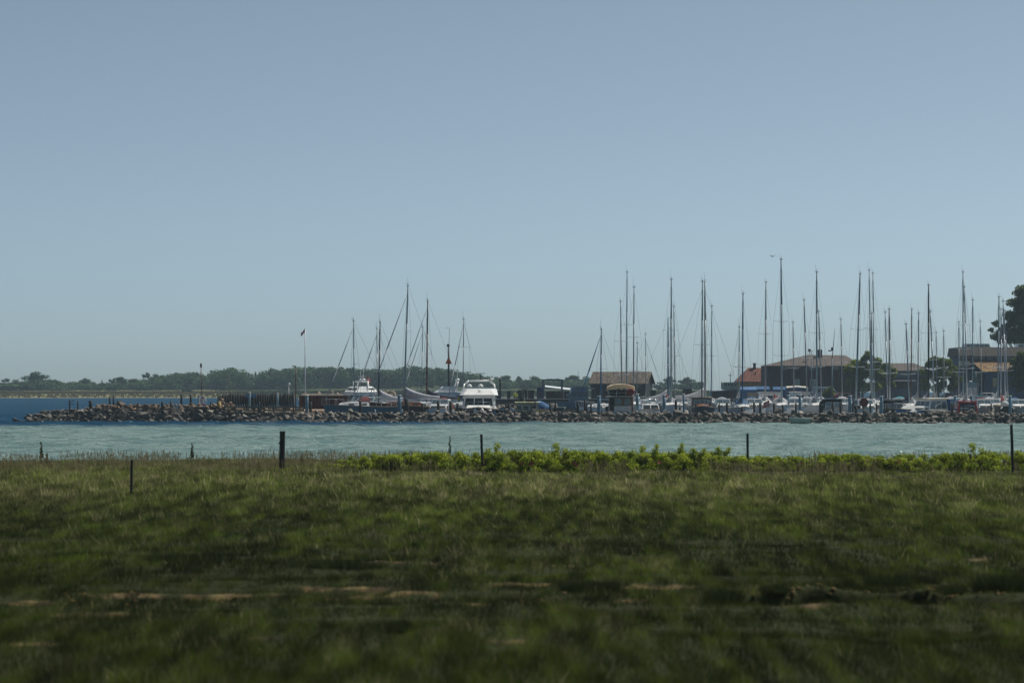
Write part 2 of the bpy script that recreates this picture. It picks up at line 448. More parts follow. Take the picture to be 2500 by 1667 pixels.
l.new(mm.outputs[2], hs.inputs['Color']); l.new(hs.outputs[0], n['Principled BSDF'].inputs['Base Color'])
n['Principled BSDF'].inputs['Roughness'].default_value = 0.95; n['Principled BSDF'].inputs['Specular IOR Level'].default_value = 0.1
bp = n.new('ShaderNodeBump'); bp.inputs['Strength'].default_value = 0.5; bp.inputs['Distance'].default_value = 0.05
l.new(tn.outputs['Fac'], bp.inputs['Height']); l.new(bp.outputs[0], n['Principled BSDF'].inputs['Normal'])
me = np_mesh('meadow', np.stack([gx, gy, gz], -1).reshape(-1, 3), 4, grid_idx(len(tx_), len(ty_)), ground_m, tc.reshape(-1, 3), True)
meadow = bpy.data.objects.new('meadow', me); C.objects.link(meadow)
tag(meadow, 'rough salt meadow ground with bare sandy patches and a muddy ditch', 'ground', kind='structure')

# grass: one blade each, no two alike
def grass_zone(y0, y1, dens, w, hmul, seed):
    g = np.random.default_rng(seed)
    k = 0.205
    area = k * (y1 ** 2 - y0 ** 2)
    N = int(area * dens)
    y = np.sqrt(g.uniform(y0 ** 2, y1 ** 2, N)); x = g.uniform(-1, 1, N) * k * y
    clump = fbm(x / 0.22, y / 1.6, 80)
    b = bare_mask(x, y)
    keep = (g.random(N) > np.minimum(b * 0.9, 0.80)) & (g.random(N) < 0.35 + 1.1 * clump) & (ditch(x, y) < np.where(y < 39.2, 0.16, 0.02)) & (y < 116)
    x, y, clump = x[keep], y[keep], clump[keep]
    N = len(x)
    z = ground_z(x, y)
    ok = (z > 0.05) & ~((x > X(865, y)) & (y > 97.2))
    x, y, z, clump = x[ok], y[ok], z[ok], clump[ok]; N = len(x)
    big = fbm(x / 4.5, y / 7, 90)
    tall = sstep(y, 56, 84)                      # unmown strip along the shore
    short = np.exp(-((y - 38.5) / 3.2) ** 2)     # grazed strip by the ditch
    near_tuft = sstep(fbm(x / 0.6, y / 2.6, 97), 0.48, 0.66)
    hh = (0.04 + 0.11 * clump + 0.05 * near_tuft + 0.045 * tall * (0.5 + big)) * (1 - 0.3 * short) * (1 - 0.35 * sstep(y, 90, 104)) * (1 - 0.75 * sstep(fbm(x / .9, y / 2.5, 150), .35, .65) * sstep(y, 84, 92) * (x > X(865, y))) * g.uniform(0.55, 1.25, N) * hmul
    seed_head = g.random(N) < (0.02 + 0.10 * tall)
    hh = np.where(seed_head, hh * 1.45, hh)
    lean = g.normal(0, 0.45, (N, 2)) + np.array([-0.05, 0.0])
    ang = g.uniform(0, math.pi, N)
    ww = w * g.uniform(0.6, 1.4, N) * (1 + 0.8 * seed_head)
    dx, dy = np.cos(ang) * ww / 2, np.sin(ang) * ww / 2
    v = np.empty((N, 3, 3))
    top_w = np.where(seed_head, 1, 0)
    v[:, 0] = np.stack([x - dx, y - dy, z - 0.02], -1); v[:, 1] = np.stack([x + dx, y + dy, z - 0.02], -1)
    v[:, 2] = np.stack([x + lean[:, 0] * hh, y + lean[:, 1] * hh, z + hh], -1)
    # kinds of grass: dark sedge, fresh green, dry straw
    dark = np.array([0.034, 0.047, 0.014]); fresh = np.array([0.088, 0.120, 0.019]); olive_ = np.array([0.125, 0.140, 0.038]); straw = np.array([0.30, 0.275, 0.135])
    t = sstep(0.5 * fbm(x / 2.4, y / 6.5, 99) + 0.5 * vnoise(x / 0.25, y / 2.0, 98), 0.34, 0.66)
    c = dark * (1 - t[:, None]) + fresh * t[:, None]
    t2 = np.clip(tall * 0.85 + 0.25 * near_tuft, 0, 1)[:, None]
    c = c * (1 - t2) + (olive_ * 0.75 + fresh * 0.5) * (0.55 + 0.45 * t[:, None]) * t2
    pxs = x / y * F + 1250
    sp = sstep(vnoise(x / 0.16, y / 1.3, 131) * .55 + fbm(x / 1.3, y / 6.0, 132) * .45, 0.50, 0.64)
    dry = g.random(N) < (0.015 + 0.55 * sp * tall * sstep(big, 0.30, 0.60) + 0.30 * tall * sstep(-pxs, -420, -60) * sstep(-y, -95, -70) + 0.34 * sp * near_tuft) + 0.30 * seed_head
    c = np.where(dry[:, None], straw * g.uniform(0.45, 1.05, (N, 1)), c)
    patch = (0.82 + 0.34 * sstep(fbm(x / 0.9, y / 4.0, 120), 0.32, 0.68)) * (0.55 + 0.9 * sstep(vnoise(x / 0.13, y / 1.1, 122) * .6 + vnoise(x / 0.3, y / 2.3, 123) * .4, 0.22, 0.78))
    c = c * (patch * (0.66 + 0.66 * sstep(y, 40, 84)))[:, None] * g.uniform(0.65, 1.35, (N, 1))  # blade colour dimmed over the near meadow, standing in for foreground shade
    return v.reshape(-1, 3), np.repeat(c, 3, 0)
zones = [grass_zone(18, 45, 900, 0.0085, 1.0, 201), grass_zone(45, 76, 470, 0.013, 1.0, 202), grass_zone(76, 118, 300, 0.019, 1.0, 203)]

def stalks(N, seed):
    """loose tall seed stalks along the shore edge"""
    g = np.random.default_rng(seed)
    y = g.uniform(92, 113, N); x = g.uniform(-1, 1, N) * 0.205 * y
    k = (g.random(N) < 1.6 * sstep(fbm(x / 1.5, y / 5, 140), 0.42, 0.70)); x, y = x[k], y[k]; N = len(x)
    z = ground_z(x, y); k = z > 0.05; x, y, z = x[k], y[k], z[k]; N = len(x)
    hh = g.uniform(0.22, 0.50, N); w = g.uniform(0.006, 0.016, N); ln = g.normal(-0.05, 0.16, N) * hh
    v = np.empty((N, 2, 3, 3))
    v[:, 0, 0] = np.stack([x - w / 2, y, z], -1); v[:, 0, 1] = np.stack([x + w / 2, y, z], -1); v[:, 0, 2] = np.stack([x + ln, y, z + hh], -1)
    v[:, 1, 0] = np.stack([x + ln * .75 - w, y, z + hh * .75], -1); v[:, 1, 1] = np.stack([x + ln * .8 + w, y, z + hh * .78], -1); v[:, 1, 2] = np.stack([x + ln * 1.1, y, z + hh * 1.12], -1)
    c = np.array([0.26, 0.225, 0.12]) * g.uniform(.4, 1.2, (N, 1))
    return v.reshape(-1, 3), np.repeat(c, 6, 0)
zones.append(stalks(16000, 204))
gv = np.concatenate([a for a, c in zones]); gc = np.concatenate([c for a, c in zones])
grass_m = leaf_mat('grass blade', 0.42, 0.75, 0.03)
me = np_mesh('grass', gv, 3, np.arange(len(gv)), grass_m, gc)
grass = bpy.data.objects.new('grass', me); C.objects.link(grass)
tag(grass, 'rough meadow grass with pale dry seed heads towards the shore', 'grass', kind='stuff')
N_GRASS = len(gv) // 3

def leaf_cloud(lobes, n, size, cols, seed, shell=0.55, flat=1.0):
    """n leaf quads through the volume of the lobes (centre, radii); colours picked from cols"""
    g = np.random.default_rng(seed)
    vol = np.array([r[0] * r[1] * r[2] for c, r in lobes]) ** 0.72; vol /= vol.sum()
    which = g.choice(len(lobes), n, p=vol)
    cc = np.array([c for c, r in lobes])[which]; rr = np.array([r for c, r in lobes])[which]
    d = g.normal(size=(n, 3)); d /= np.linalg.norm(d, axis=1)[:, None]
    rad = (shell + (1.08 - shell) * g.random(n) ** 0.6)[:, None]
    p = cc + d * rr * rad
    nrm = d + g.normal(0, 0.75, (n, 3)); nrm[:, 2] += 0.5; nrm /= np.linalg.norm(nrm, axis=1)[:, None]
    a = np.cross(nrm, g.normal(size=(n, 3))); a /= np.linalg.norm(a, axis=1)[:, None]
    b = np.cross(nrm, a)
    s = (size * g.uniform(0.55, 1.35, n))[:, None]
    v = np.empty((n, 4, 3))
    v[:, 0] = p - a * s * 0.5; v[:, 1] = p + b * s * 0.36 * flat; v[:, 2] = p + a * s * 0.5; v[:, 3] = p - b * s * 0.36 * flat
    tint = g.random(len(lobes))[which]
    cols = np.array(cols)
    k = np.clip((tint * 0.6 + g.random(n) * 0.4) * (len(cols) - 1), 0, len(cols) - 1.001)
    i = k.astype(int); f = (k - i)[:, None]
    c = cols[i] * (1 - f) + cols[i + 1] * f
    c = c * g.uniform(0.75, 1.25, (n, 1))
    return v.reshape(-1, 3), np.repeat(c, 4, 0)
leaf_m = leaf_mat('leaf', 0.48, 0.6, 0.10)
far_leaf_m = leaf_mat('far leaf', 0.25, 0.7, 0.1)
bark = mat('bark', (0.075, 0.058, 0.042), 0.9, var=0.3, scale=5, bump=0.5)
# ------------------------------------------------------------------ far shore
def far_z(x, y):
    x = np.asarray(x, float); y = np.asarray(y, float)
    shore = 930 + 10 * (fbm(x / 60, x * 0, 301) - 0.5)
    z = -0.8 + 2.2 * sstep(y, shore - 12, shore + 30) + 1.2 * sstep(y, 1010, 1100)
    hill = np.exp(-((x + 45) / 42) ** 2) * 4.5 + np.exp(-((x - 12) / 30) ** 2) * 1.5
    z = z + hill * sstep(y, 1060, 1180)
    return z - 5 * sstep(x, 72, 96) * (y > 900)
fx = axis((-650, -250, 80), (-250, 130, 5), (130, 400, 90)); fy = axis((905, 1100, 4), (1100, 1300, 20), (1300, 2000, 140))
gx, gy = np.meshgrid(fx, fy); gz = far_z(gx, gy)
strip = fbm(gx / 60, gy / 9, 305)
fc = np.stack([0.11 + 0.08 * strip, 0.11 + 0.065 * strip, 0.042 + 0.03 * strip], -1)
green = (sstep(gy, 968, 976) * (1 - sstep(gy, 1004, 1014)))[..., None]
fc = fc * (1 - green) + np.array([0.075, 0.085, 0.028]) * green
pale = (sstep(gy, 1006, 1016) * (1 - sstep(gy, 1040, 1052)))[..., None]
fc = fc * (1 - pale) + np.array([0.24, 0.215, 0.12]) * pale
lf = (1 - sstep(gx / gy * F + 1250, 520, 640))[..., None]
fc = fc * lf + np.array([0.045, 0.062, 0.022]) * (1 - lf)
me = np_mesh('far_field', np.stack([gx, gy, gz], -1).reshape(-1, 3), 4, grid_idx(len(fx), len(fy)), ground_m, fc.reshape(-1, 3), True)
ff = bpy.data.objects.new('far_field', me); C.objects.link(ff)
tag(ff, 'low far shore of straw and green field strips', 'field', kind='structure')
# standing reed and grass on the far field, too far to count
def far_reeds():
    g = np.random.default_rng(310); N = 26000
    y = g.uniform(935, 1050, N); x = g.uniform(-200, 75, N)
    z = far_z(x, y); k = z > 0.1; x, y, z = x[k], y[k], z[k]; N = len(x)
    hh = g.uniform(0.25, 0.8, N); w = g.uniform(0.15, 0.5, N)
    v = np.empty((N, 3, 3)); v[:, 0] = np.stack([x - w, y, z - 0.05], -1); v[:, 1] = np.stack([x + w, y, z - 0.05], -1); v[:, 2] = np.stack([x + g.normal(0, 0.2, N), y, z + hh], -1)
    t = (sstep(y, 1000, 1018))[:, None]; t1 = (sstep(y, 966, 974))[:, None]
    c = np.array([0.14, 0.12, 0.05]) * (1 - t1) + np.array([0.07, 0.085, 0.03]) * t1
    c = c * (1 - t) + np.array([0.24, 0.22, 0.12]) * t
    lf = (1 - sstep(x / y * F + 1250, 520, 640))[:, None]
    c = c * lf + np.array([0.05, 0.068, 0.025]) * (1 - lf)
    c = c * g.uniform(0.6, 1.3, (N, 1))
    o = bpy.data.objects.new('far_reeds', np_mesh('far_reeds', v.reshape(-1, 3), 3, np.arange(3 * N), far_leaf_m, np.repeat(c, 3, 0)))
    C.objects.link(o); tag(o, 'pale reeds and straw standing on the far shore', 'reeds', kind='stuff')
far_reeds()

FARC = [(0.026, 0.060, 0.024), (0.050, 0.100, 0.036), (0.085, 0.150, 0.050)]
def tree_protos(kind, seed):
    """unit tree about 10 m tall: returns (crown mesh, trunk mesh)"""
    g = random.Random(seed); lobes = []
    if kind == 'round':
        for k in range(24):
            a = g.uniform(0, 6.28); r = g.uniform(0, 2.9); z = g.uniform(0.7, 8.2); r *= math.sin(min(1, (10 - z) / 5) * 1.57) 
            lobes.append(((r * math.cos(a), r * math.sin(a), z), (g.uniform(1.0, 1.9), g.uniform(1.0, 1.9), g.uniform(0.8, 1.4))))
    elif kind == 'wide':
        for k in range(30):
            a = g.uniform(0, 6.28); r = g.uniform(0.5, 5.2); z = g.uniform(0.4, 8.6 - r * 0.95)
            lobes.append(((r * math.cos(a), r * math.sin(a), z), (g.uniform(1.2, 2.2), g.uniform(1.2, 2.0), g.uniform(0.8, 1.5))))
    elif kind == 'sparse':
        for k in range(20):
            a = g.uniform(0, 6.28); z = g.uniform(1.0, 9.2); r = g.uniform(0.4, 2.8)
            lobes.append(((r * math.cos(a), r * math.sin(a), z), (g.uniform(0.6, 1.1), g.uniform(0.6, 1.1), g.uniform(0.45, 0.9))))
    elif kind == 'conifer':
        for k in range(9):
            z = 1.2 + k; r = 1.9 * (1 - k / 9.5) + 0.12
            lobes.append(((g.uniform(-.1, .1), g.uniform(-.1, .1), z), (r, r, 0.75)))
    else:  # bush
        for k in range(9):
            lobes.append(((g.uniform(-3, 3), g.uniform(-1.5, 1.5), g.uniform(0.8, 2.2)), (g.uniform(1.2, 2), 1.3, g.uniform(0.8, 1.4))))
    v, c = leaf_cloud(lobes, {'sparse': 2200, 'conifer': 1600, 'bush': 2200}.get(kind, 4400), 0.66 if kind != 'sparse' else 0.5, FARC, seed, 0.35)
    v[:, 2] = np.maximum(v[:, 2], 0.02)
    cm = np_mesh('crown', v, 4, np.arange(len(v)), far_leaf_m, c)
    m = MB()
    if kind == 'bush':
        for k in range(5): m.tube((g.uniform(-.8, .8), g.uniform(-.4, .4), -0.3), (g.uniform(-2.4, 2.4), g.uniform(-1, 1), g.uniform(1, 2)), 0.09, 0.03, 5)
    else:
        m.tube((0, 0, -0.4), (0.1, 0, 4.5), 0.30, 0.19, 7).tube((0.1, 0, 4.5), (0.0, 0.1, 8.4), 0.19, 0.05, 6)
        if kind != 'conifer':
            for k in range(7):
                a = g.uniform(0, 6.28); z = g.uniform(2.2, 5.5); q = g.uniform(1.4, 2.6)
                m.tube((0.05, 0, z), (q * math.cos(a), q * math.sin(a), z + g.uniform(1.2, 2.6)), 0.12, 0.03, 5)
    tm = m.mesh('trunk'); tm.materials.append(bark)
    return cm, tm
PROTO = {k: [tree_protos(k, 400 + 10 * i + j) for j in range(3)] for i, k in enumerate(('round', 'wide', 'sparse', 'conifer', 'bush'))}
def far_tree(kind, px, ytop, Y, wpx, label, group='trees on the far shore', name=None):
    x = X(px, Y); zb = float(far_z(x, Y)); hgt = Z(ytop, Y) - zb
    o = thing(name or {'conifer': 'conifer_tree', 'bush': 'shore_bush'}.get(kind, 'broadleaf_tree'), label, 'bush' if kind == 'bush' else 'tree', (x, Y, zb), (0, 0, random.uniform(0, 6.28)), group)
    nominal = {'round': 9.6, 'wide': 9.0, 'sparse': 10, 'conifer': 10, 'bush': 3.3}[kind]; nw = {'round': 8, 'wide': 12.5, 'sparse': 7, 'conifer': 3.8, 'bush': 8}[kind]
    o.scale = (wpx / F * Y / nw, wpx / F * Y / nw, hgt / nominal)
    if kind == 'bush': o.rotation_euler[2] = random.choice((0, math.pi)) + random.uniform(-.3, .3)
    cm, tm = PROTO[kind][random.randrange(3)]
    for nm, me in (('crown', cm), ('trunk', tm)):
        q = bpy.data.objects.new(nm, me); C.objects.link(q); q.parent = o
    return o
FT = [
 ('sparse', 12, 922, 1075, 34, 'thin sparse tree at the far left edge of the far shore'),
 ('bush', 40, 936, 1052, 110, 'dark low thicket at the left edge of the far shore'),
 ('sparse', 38, 924, 1080, 20, 'small wispy tree rising from the dark thicket at far left'),
 ('wide', 90, 905, 1090, 105, 'broad tall tree, highest of the far left tree group'),
 ('round', 128, 926, 1085, 60, 'rounded tree on the right shoulder of the far left group'),
 ('round', 182, 930, 1095, 44, 'small rounded tree just right of the far left group'),
 ('round', 210, 922, 1100, 46, 'domed tree in the small grove behind the mole tip'),
 ('bush', 240, 936, 1090, 50, 'low shrub in the dip of the far tree line'),
 ('conifer', 249, 927, 1095, 10, 'tiny pointed tree in the dip of the far tree line'),
 ('sparse', 275, 919, 1085, 26, 'thin airy tree right of the dip in the far tree line'),
 ('round', 293, 917, 1090, 40, 'small leafy tree right of the airy one across the water'),
 ('round', 325, 922, 1100, 50, 'low dense tree between two taller ones across the water'),
 ('sparse', 355, 907, 1095, 32, 'ragged thin-crowned tree standing tall over the far wood edge'),
 ('wide', 378, 911, 1100, 62, 'ragged broad tree left of the smooth wooded dome'),
 ('bush', 275, 940, 1060, 34, 'round dark bush on the pale far field'),
 ('bush', 132, 944, 1062, 60, 'low dark bush below the tall far left tree'),
 ('bush', 455, 946, 1010, 26, 'small dark windswept bush standing alone on the far field'),
 ('round', 545, 922, 1068, 34, 'pale rounded tree in front of the far wood'),
 ('conifer', 608, 909, 1100, 12, 'pointed spruce, left one in the notch of the wood'),
 ('conifer', 624, 907, 1105, 16, 'pointed spruce, taller one in the notch of the wood'),
 ('sparse', 661, 895, 1110, 20, 'wispy treetop standing above the wood left of the flagpole'),
 ('sparse', 478, 904, 1110, 22, 'lone twiggy treetop over the smooth wooded dome'),
 ('round', 1235, 914, 1120, 38, 'rounded tree right of the white flybridge cruiser'),
 ('round', 1266, 917, 1125, 20, 'slim tree top between two domes behind the dark boxes'),
 ('wide', 1305, 917, 1115, 76, 'broad domed tree left of the blue steel frame'),
 ('round', 1352, 922, 1120, 44, 'low rounded tree behind the blue steel frame'),
 ('round', 1400, 913, 1105, 44, 'leafy tree behind the white low roof'),
 ('wide', 1432, 918, 1110, 60, 'broad tree touching the left end of the black shed'),
 ('bush', 1480, 935, 1100, 60, 'far bush mostly hidden behind the black shed'),
 ('wide', 1632, 917, 1110, 62, 'dense far tree right of the black shed'),
 ('wide', 1678, 919, 1115, 66, 'dense far tree behind the wooden motorsailer masts'),
 ('round', 1705, 930, 1120, 40, 'last low tree at the right end of the far shore'),
 ('bush', 1610, 938, 1080, 44, 'low bush just right of the black shed gable'),
]
for t in FT: far_tree(*t)
def wood(px0, px1, top, Y0, Y1, n, label, seed):
    """a far wood that reads as one mass"""
    g = np.random.default_rng(seed); lobes = []
    for k in range(n):
        px = g.uniform(px0, px1); Y = g.uniform(Y0, Y1); x = X(px, Y)
        ztop = Z(np.interp(px, [p for p, q in top], [q for p, q in top]), Y) - g.uniform(0, 1.2)
        zb = float(far_z(x, Y)); r = g.uniform(1.6, 3.6)
        for j in range(5):
            q = j / 4.0
            lobes.append(((x + g.normal(0, 1.1), Y + g.normal(0, 1.0), zb + 1.0 + (ztop - zb - 1.0 - r * 0.45) * q), (r * g.uniform(.6, 1), r * g.uniform(.6, 1), r * 0.55)))
    v, c = leaf_cloud(lobes, n * 420, 0.8, FARC, seed, 0.4)
    o = bpy.data.objects.new('wood', np_mesh('wood', v, 4, np.arange(len(v)), far_leaf_m, c)); C.objects.link(o)
    tag(o, label, 'wood', kind='stuff')
wood(-60, 420, [(-60, 938), (30, 936), (60, 930), (110, 925), (150, 934), (190, 938), (230, 939), (262, 941), (300, 932), (340, 930), (390, 920), (420, 914)], 1070, 1120, 150, 'low continuous thicket under the far left trees', 505)
wood(402, 560, [(400, 925), (410, 914), (450, 908), (480, 910), (500, 915), (530, 909), (560, 902)], 1080, 1120, 62, 'smooth hazy wooded dome across the water left of the spruces', 501)
wood(535, 720, [(535, 905), (560, 894), (580, 900), (600, 910), (620, 925), (632, 914), (650, 904), (670, 899), (700, 903), (720, 897)], 1075, 1125, 70, 'hazy wood around the notch with the spruces', 502)
wood(700, 1215, [(700, 900), (760, 894), (775, 898), (800, 894), (850, 897), (900, 898), (960, 904), (990, 899), (1010, 893), (1060, 897), (1110, 903), (1160, 914), (1215, 926)], 1085, 1150, 190, 'long wooded ridge across the water behind the tall left masts', 503)
wood(1190, 1480, [(1190, 930), (1240, 930), (1300, 926), (1380, 926), (1440, 926), (1480, 930)], 1085, 1115, 70, 'low hazy wood behind the quay and the blue frame', 504)

# ------------------------------------------------------------------ shore plants: wild roses
ROSE = [(0.060, 0.095, 0.012), (0.25, 0.32, 0.026), (0.42, 0.47, 0.045)]
def rose_mesh(seed, shoots):
    g = random.Random(seed); lobes = []
    for k in range(46):
        x = g.uniform(-1.25, 1.25); z = g.uniform(0.06, 0.50)
        lobes.append(((x, g.uniform(-0.5, 0.5), z), (g.uniform(.09, .22), g.uniform(.10, .22), g.uniform(.06, .15))))
    for k in range(shoots):
        x = g.uniform(-1.1, 1.1); t = g.uniform(0.52, 0.82); s = g.uniform(-.1, .1)
        yy = g.uniform(-.3, .3)
        for j in range(6): lobes.append(((x + s * j / 3 + g.uniform(-.07, .07), yy + g.uniform(-.06, .06), 0.3 + (t - .3) * j / 5), (g.uniform(.09, .17) * (1.3 - .11 * j), .12, g.uniform(.07, .12))))
    v, c = leaf_cloud(lobes, 6000 + 220 * shoots, 0.060, ROSE, seed, 0.15)
    v[:, 2] = np.maximum(v[:, 2], 0.0)
    fm = np_mesh('foliage', v, 4, np.arange(len(v)), leaf_m, c)
    m = MB()
    for k in range(12):
        x = g.uniform(-.5, .5); m.tube((x, g.uniform(-.1, .1), -0.1), (x * 2.2, g.uniform(-.3, .3), g.uniform(.4, .7)), 0.012, 0.006, 5)
    sm = m.mesh('stem'); sm.materials.append(bark)
    return fm, sm
rose_protos = [rose_mesh(600 + k, (0, 0, 2, 4)[k]) for k in range(4)]
fl = MB()
for k in range(6):
    a = k * 1.047
    fl.add([(0, 0, 0), (0.05 * math.cos(a - .45), 0.05 * math.sin(a - .45), 0.02), (0.075 * math.cos(a), 0.075 * math.sin(a), 0.03), (0.05 * math.cos(a + .45), 0.05 * math.sin(a + .45), 0.02)], [(0, 1, 2, 3)])
fl.ball((0, 0, 0.015), 0.018, 6, 4)
rose_pink = mat('rose petal', (0.42, 0.035, 0.11), 0.6, var=0.2)
flower_me = fl.mesh('flower'); flower_me.materials.append(rose_pink)
SPOTS = [(868, 1128, .4, 0), (893, 1116, .5, 0), (930, 1104, .66, 0), (966, 1100, .72, 0), (1008, 1098, .75, 1), (1062, 1093, .85, 0), (1112, 1090, .9, 1), (1160, 1082, 1.0, 2), (1210, 1086, .95, 1), (1262, 1090, .9, 1), (1312, 1090, .9, 0),
         (1362, 1086, .95, 1), (1412, 1082, 1.0, 2), (1465, 1092, .85, 0), (1520, 1088, .95, 2), (1576, 1096, .8, 0), (1630, 1078, 1.0, 3), (1690, 1076, 1.05, 3), (1752, 1104, .7, 0), (1806, 1108, .66, 0),
         (1862, 1106, .68, 0), (1918, 1110, .64, 0), (1972, 1096, .85, 1), (2028, 1094, .85, 1), (2084, 1104, .7, 0), (2140, 1110, .62, 0), (2200, 1110, .6, 0), (2262, 1096, .8, 1), (2318, 1100, .75, 0),
         (2374, 1090, .9, 1), (2426, 1082, 1.0, 2), (2484, 1078, 1.05, 2)]
FLOW = [1080, 1156, 1161, 1208, 1222, 1276, 1296, 1300, 1328, 1384, 1402, 1408, 1512, 1556, 1610, 1692, 1800, 1955, 2010, 2195, 2330]
for k, (px, py, sc, kind) in enumerate(SPOTS):
    Y = 99.3 + 1.2 * math.sin(k * 1.9); x = X(px, Y)
    z = float(ground_z(x, Y))
    o = thing('rose_bush', ORD[k + 1] + ' wild rose bush from the left in the green shore hedge', 'bush', (x, Y, z - 0.02), (0, 0, random.choice((0, math.pi)) + random.uniform(-.4, .4)), 'wild rose bushes along the shore')
    h0 = (Z(py, Y) - z) / (0.66, 0.72, 0.84, 0.9)[kind]
    o.scale = (1.05, 1.05, max(0.45, h0 * 1.0))
    for nm, me in zip(('foliage', 'stem'), rose_protos[kind]):
        q = bpy.data.objects.new(nm, me); C.objects.link(q); q.parent = o
    M = Matrix.LocRotScale(o.location, o.rotation_euler, o.scale).inverted()
    for fp in FLOW:
        if abs(fp - px) <= 27:
            q = bpy.data.objects.new('flower', flower_me); C.objects.link(q); q.parent = o
            w = Vector((X(fp, Y - .55), Y - 0.55, z + 0.18 + 0.40 * random.random()))
            q.matrix_local = M @ Matrix.LocRotScale(w, Euler((R(random.uniform(50, 80)), 0, random.uniform(-.5, .5))), Vector((0.85, 0.85, 0.85)))
# tall weeds against the water
weed_leaf = [(0.055, 0.07, 0.022), (0.10, 0.115, 0.035)]
def weed(px, ytop, Y, wid, label, seed):
    x = X(px, Y); z = float(ground_z(x, Y)); hgt = Z(ytop, Y) - z
    o = thing('dock_plant', label, 'plant', (x, Y, z - 0.02), None, 'tall weeds on the shore')
    g = random.Random(seed)
    lobes = [((g.uniform(-.02, .02), 0, hgt * (0.35 + 0.6 * j / 9)), (wid * (1.1 - .85 * j / 9), wid * .7 * (1.1 - .85 * j / 9), hgt * .06)) for j in range(10)]
    lobes += [((0, 0, hgt * .12), (wid * 2.2, wid * 1.6, hgt * .10))]
    v, c = leaf_cloud(lobes, 500, 0.055, weed_leaf, seed, 0.2)
    q = bpy.data.objects.new('foliage', np_mesh('foliage', v, 4, np.arange(len(v)), leaf_m, c)); C.objects.link(q); q.parent = o
    MB().tube((0, 0, -.05), (0.01, 0, hgt * .97), 0.012, 0.006, 6).build('stem', bark, o)
weed(101, 1076, 106, 0.085, 'dark leafy weed spike against the water near the left edge', 1)
weed(115, 1102, 105, 0.07, 'short weed right beside the leftmost weed spike', 2)
weed(469, 1078, 107, 0.085, 'tall thin weed spike between the two left fence posts', 3)
weed(737, 1104, 106, 0.045, 'small weed stalk right of the thick fence post', 4)
weed(1098, 1064, 106, 0.03, 'thin stalk rising above the hedge left of its slim post', 5)
def rock_shape(seed):
    g = random.Random(seed); bm = bmesh.new()
    for k in range(10):
        v = Vector((g.gauss(0, 1), g.gauss(0, 1), g.gauss(0, 1))).normalized()
        v = Vector((v.x * g.uniform(.8, 1), v.y * .85 * g.uniform(.8, 1), v.z * .66 * g.uniform(.8, 1)))
        bm.verts.new(v * 0.5)
    r = bmesh.ops.convex_hull(bm, input=bm.verts)
    bmesh.ops.delete(bm, geom=[q for q in r['geom_interior'] if isinstance(q, bmesh.types.BMVert)], context='VERTS')
    bmesh.ops.triangulate(bm, faces=bm.faces); bmesh.ops.recalc_face_normals(bm, faces=bm.faces)
    me = bpy.data.meshes.new('rock'); bm.to_mesh(me); bm.free()
    return me
ROCKS = [rock_shape(800 + k) for k in range(12)]
ROCK_V = [np.array([v.co[:] for v in r.vertices]) for r in ROCKS]
ROCK_F = [np.array([p.vertices[:] for p in r.polygons]) for r in ROCKS]
# dark sedge tussocks round the ditch
SEDGE = [(0.016, 0.024, 0.009), (0.030, 0.042, 0.014)]
def tussock(px, py, wpx, hpx, label, seed):
    Y = py_to_Y(py); x = X(px, Y); z = float(ground_z(x, Y)); w = wpx / F * Y / 2; hh = hpx / F * Y
    g = np.random.default_rng(seed); N = 1500
    a = g.uniform(0, 6.28, N); r = np.sqrt(g.random(N)) * 0.75; bx = r * np.cos(a) * w; by = r * np.sin(a) * 0.30
    L = hh * g.uniform(0.6, 1.1, N) * (1 - 0.35 * r)
    ox = np.cos(a) * r * w * 0.55 + g.normal(0, .03, N); oy = np.sin(a) * r * 0.2 + g.normal(0, .03, N)
    t = g.uniform(0, 3.14, N); ww = 0.0055
    v = np.empty((N, 3, 3)); v[:, 0] = np.stack([bx - np.cos(t) * ww, by - np.sin(t) * ww, -0.05 + 0 * L], -1); v[:, 1] = np.stack([bx + np.cos(t) * ww, by + np.sin(t) * ww, -0.05 + 0 * L], -1)
    v[:, 2] = np.stack([bx + ox, by + oy, L], -1)
    c = np.array(SEDGE)[g.integers(0, 2, N)] * g.uniform(.7, 1.3, (N, 1))
    o = bpy.data.objects.new('grass_tussock', np_mesh('grass_tussock', v.reshape(-1, 3), 3, np.arange(3 * N), grass_m, np.repeat(c, 3, 0)))
    C.objects.link(o); o.location = (x, Y, z); tag(o, label, 'grass', 'dark tussocks in the meadow')
TUS = [(1770, 1462, 95, 46, 'round dark tussock at the left end of the ditch'), (2200, 1420, 200, 38, 'broad dark tussock on the bank above the ditch middle'),
       (2450, 1445, 170, 62, 'big dark tussock at the right edge beside the ditch'), (1440, 1440, 150, 34, 'dark grass mound left of the ditch in the meadow middle'),
       (820, 1386, 260, 26, 'long dark tussock in the meadow below the thick fence post'), (430, 1368, 150, 26, 'dark tussock in the meadow below the leftmost fence post'),
       (200, 1362, 140, 22, 'dark tussock near the left edge of the meadow'), (980, 1548, 70, 30, 'small dark tussock in the blurred front meadow centre'), (2320, 1448, 80, 30, 'small tussock on the ditch lip near the right edge'),
       (1890, 1452, 70, 22, 'small tussock hanging over the left part of the ditch')]
for k, t in enumerate(TUS): tussock(*t, 700 + k)
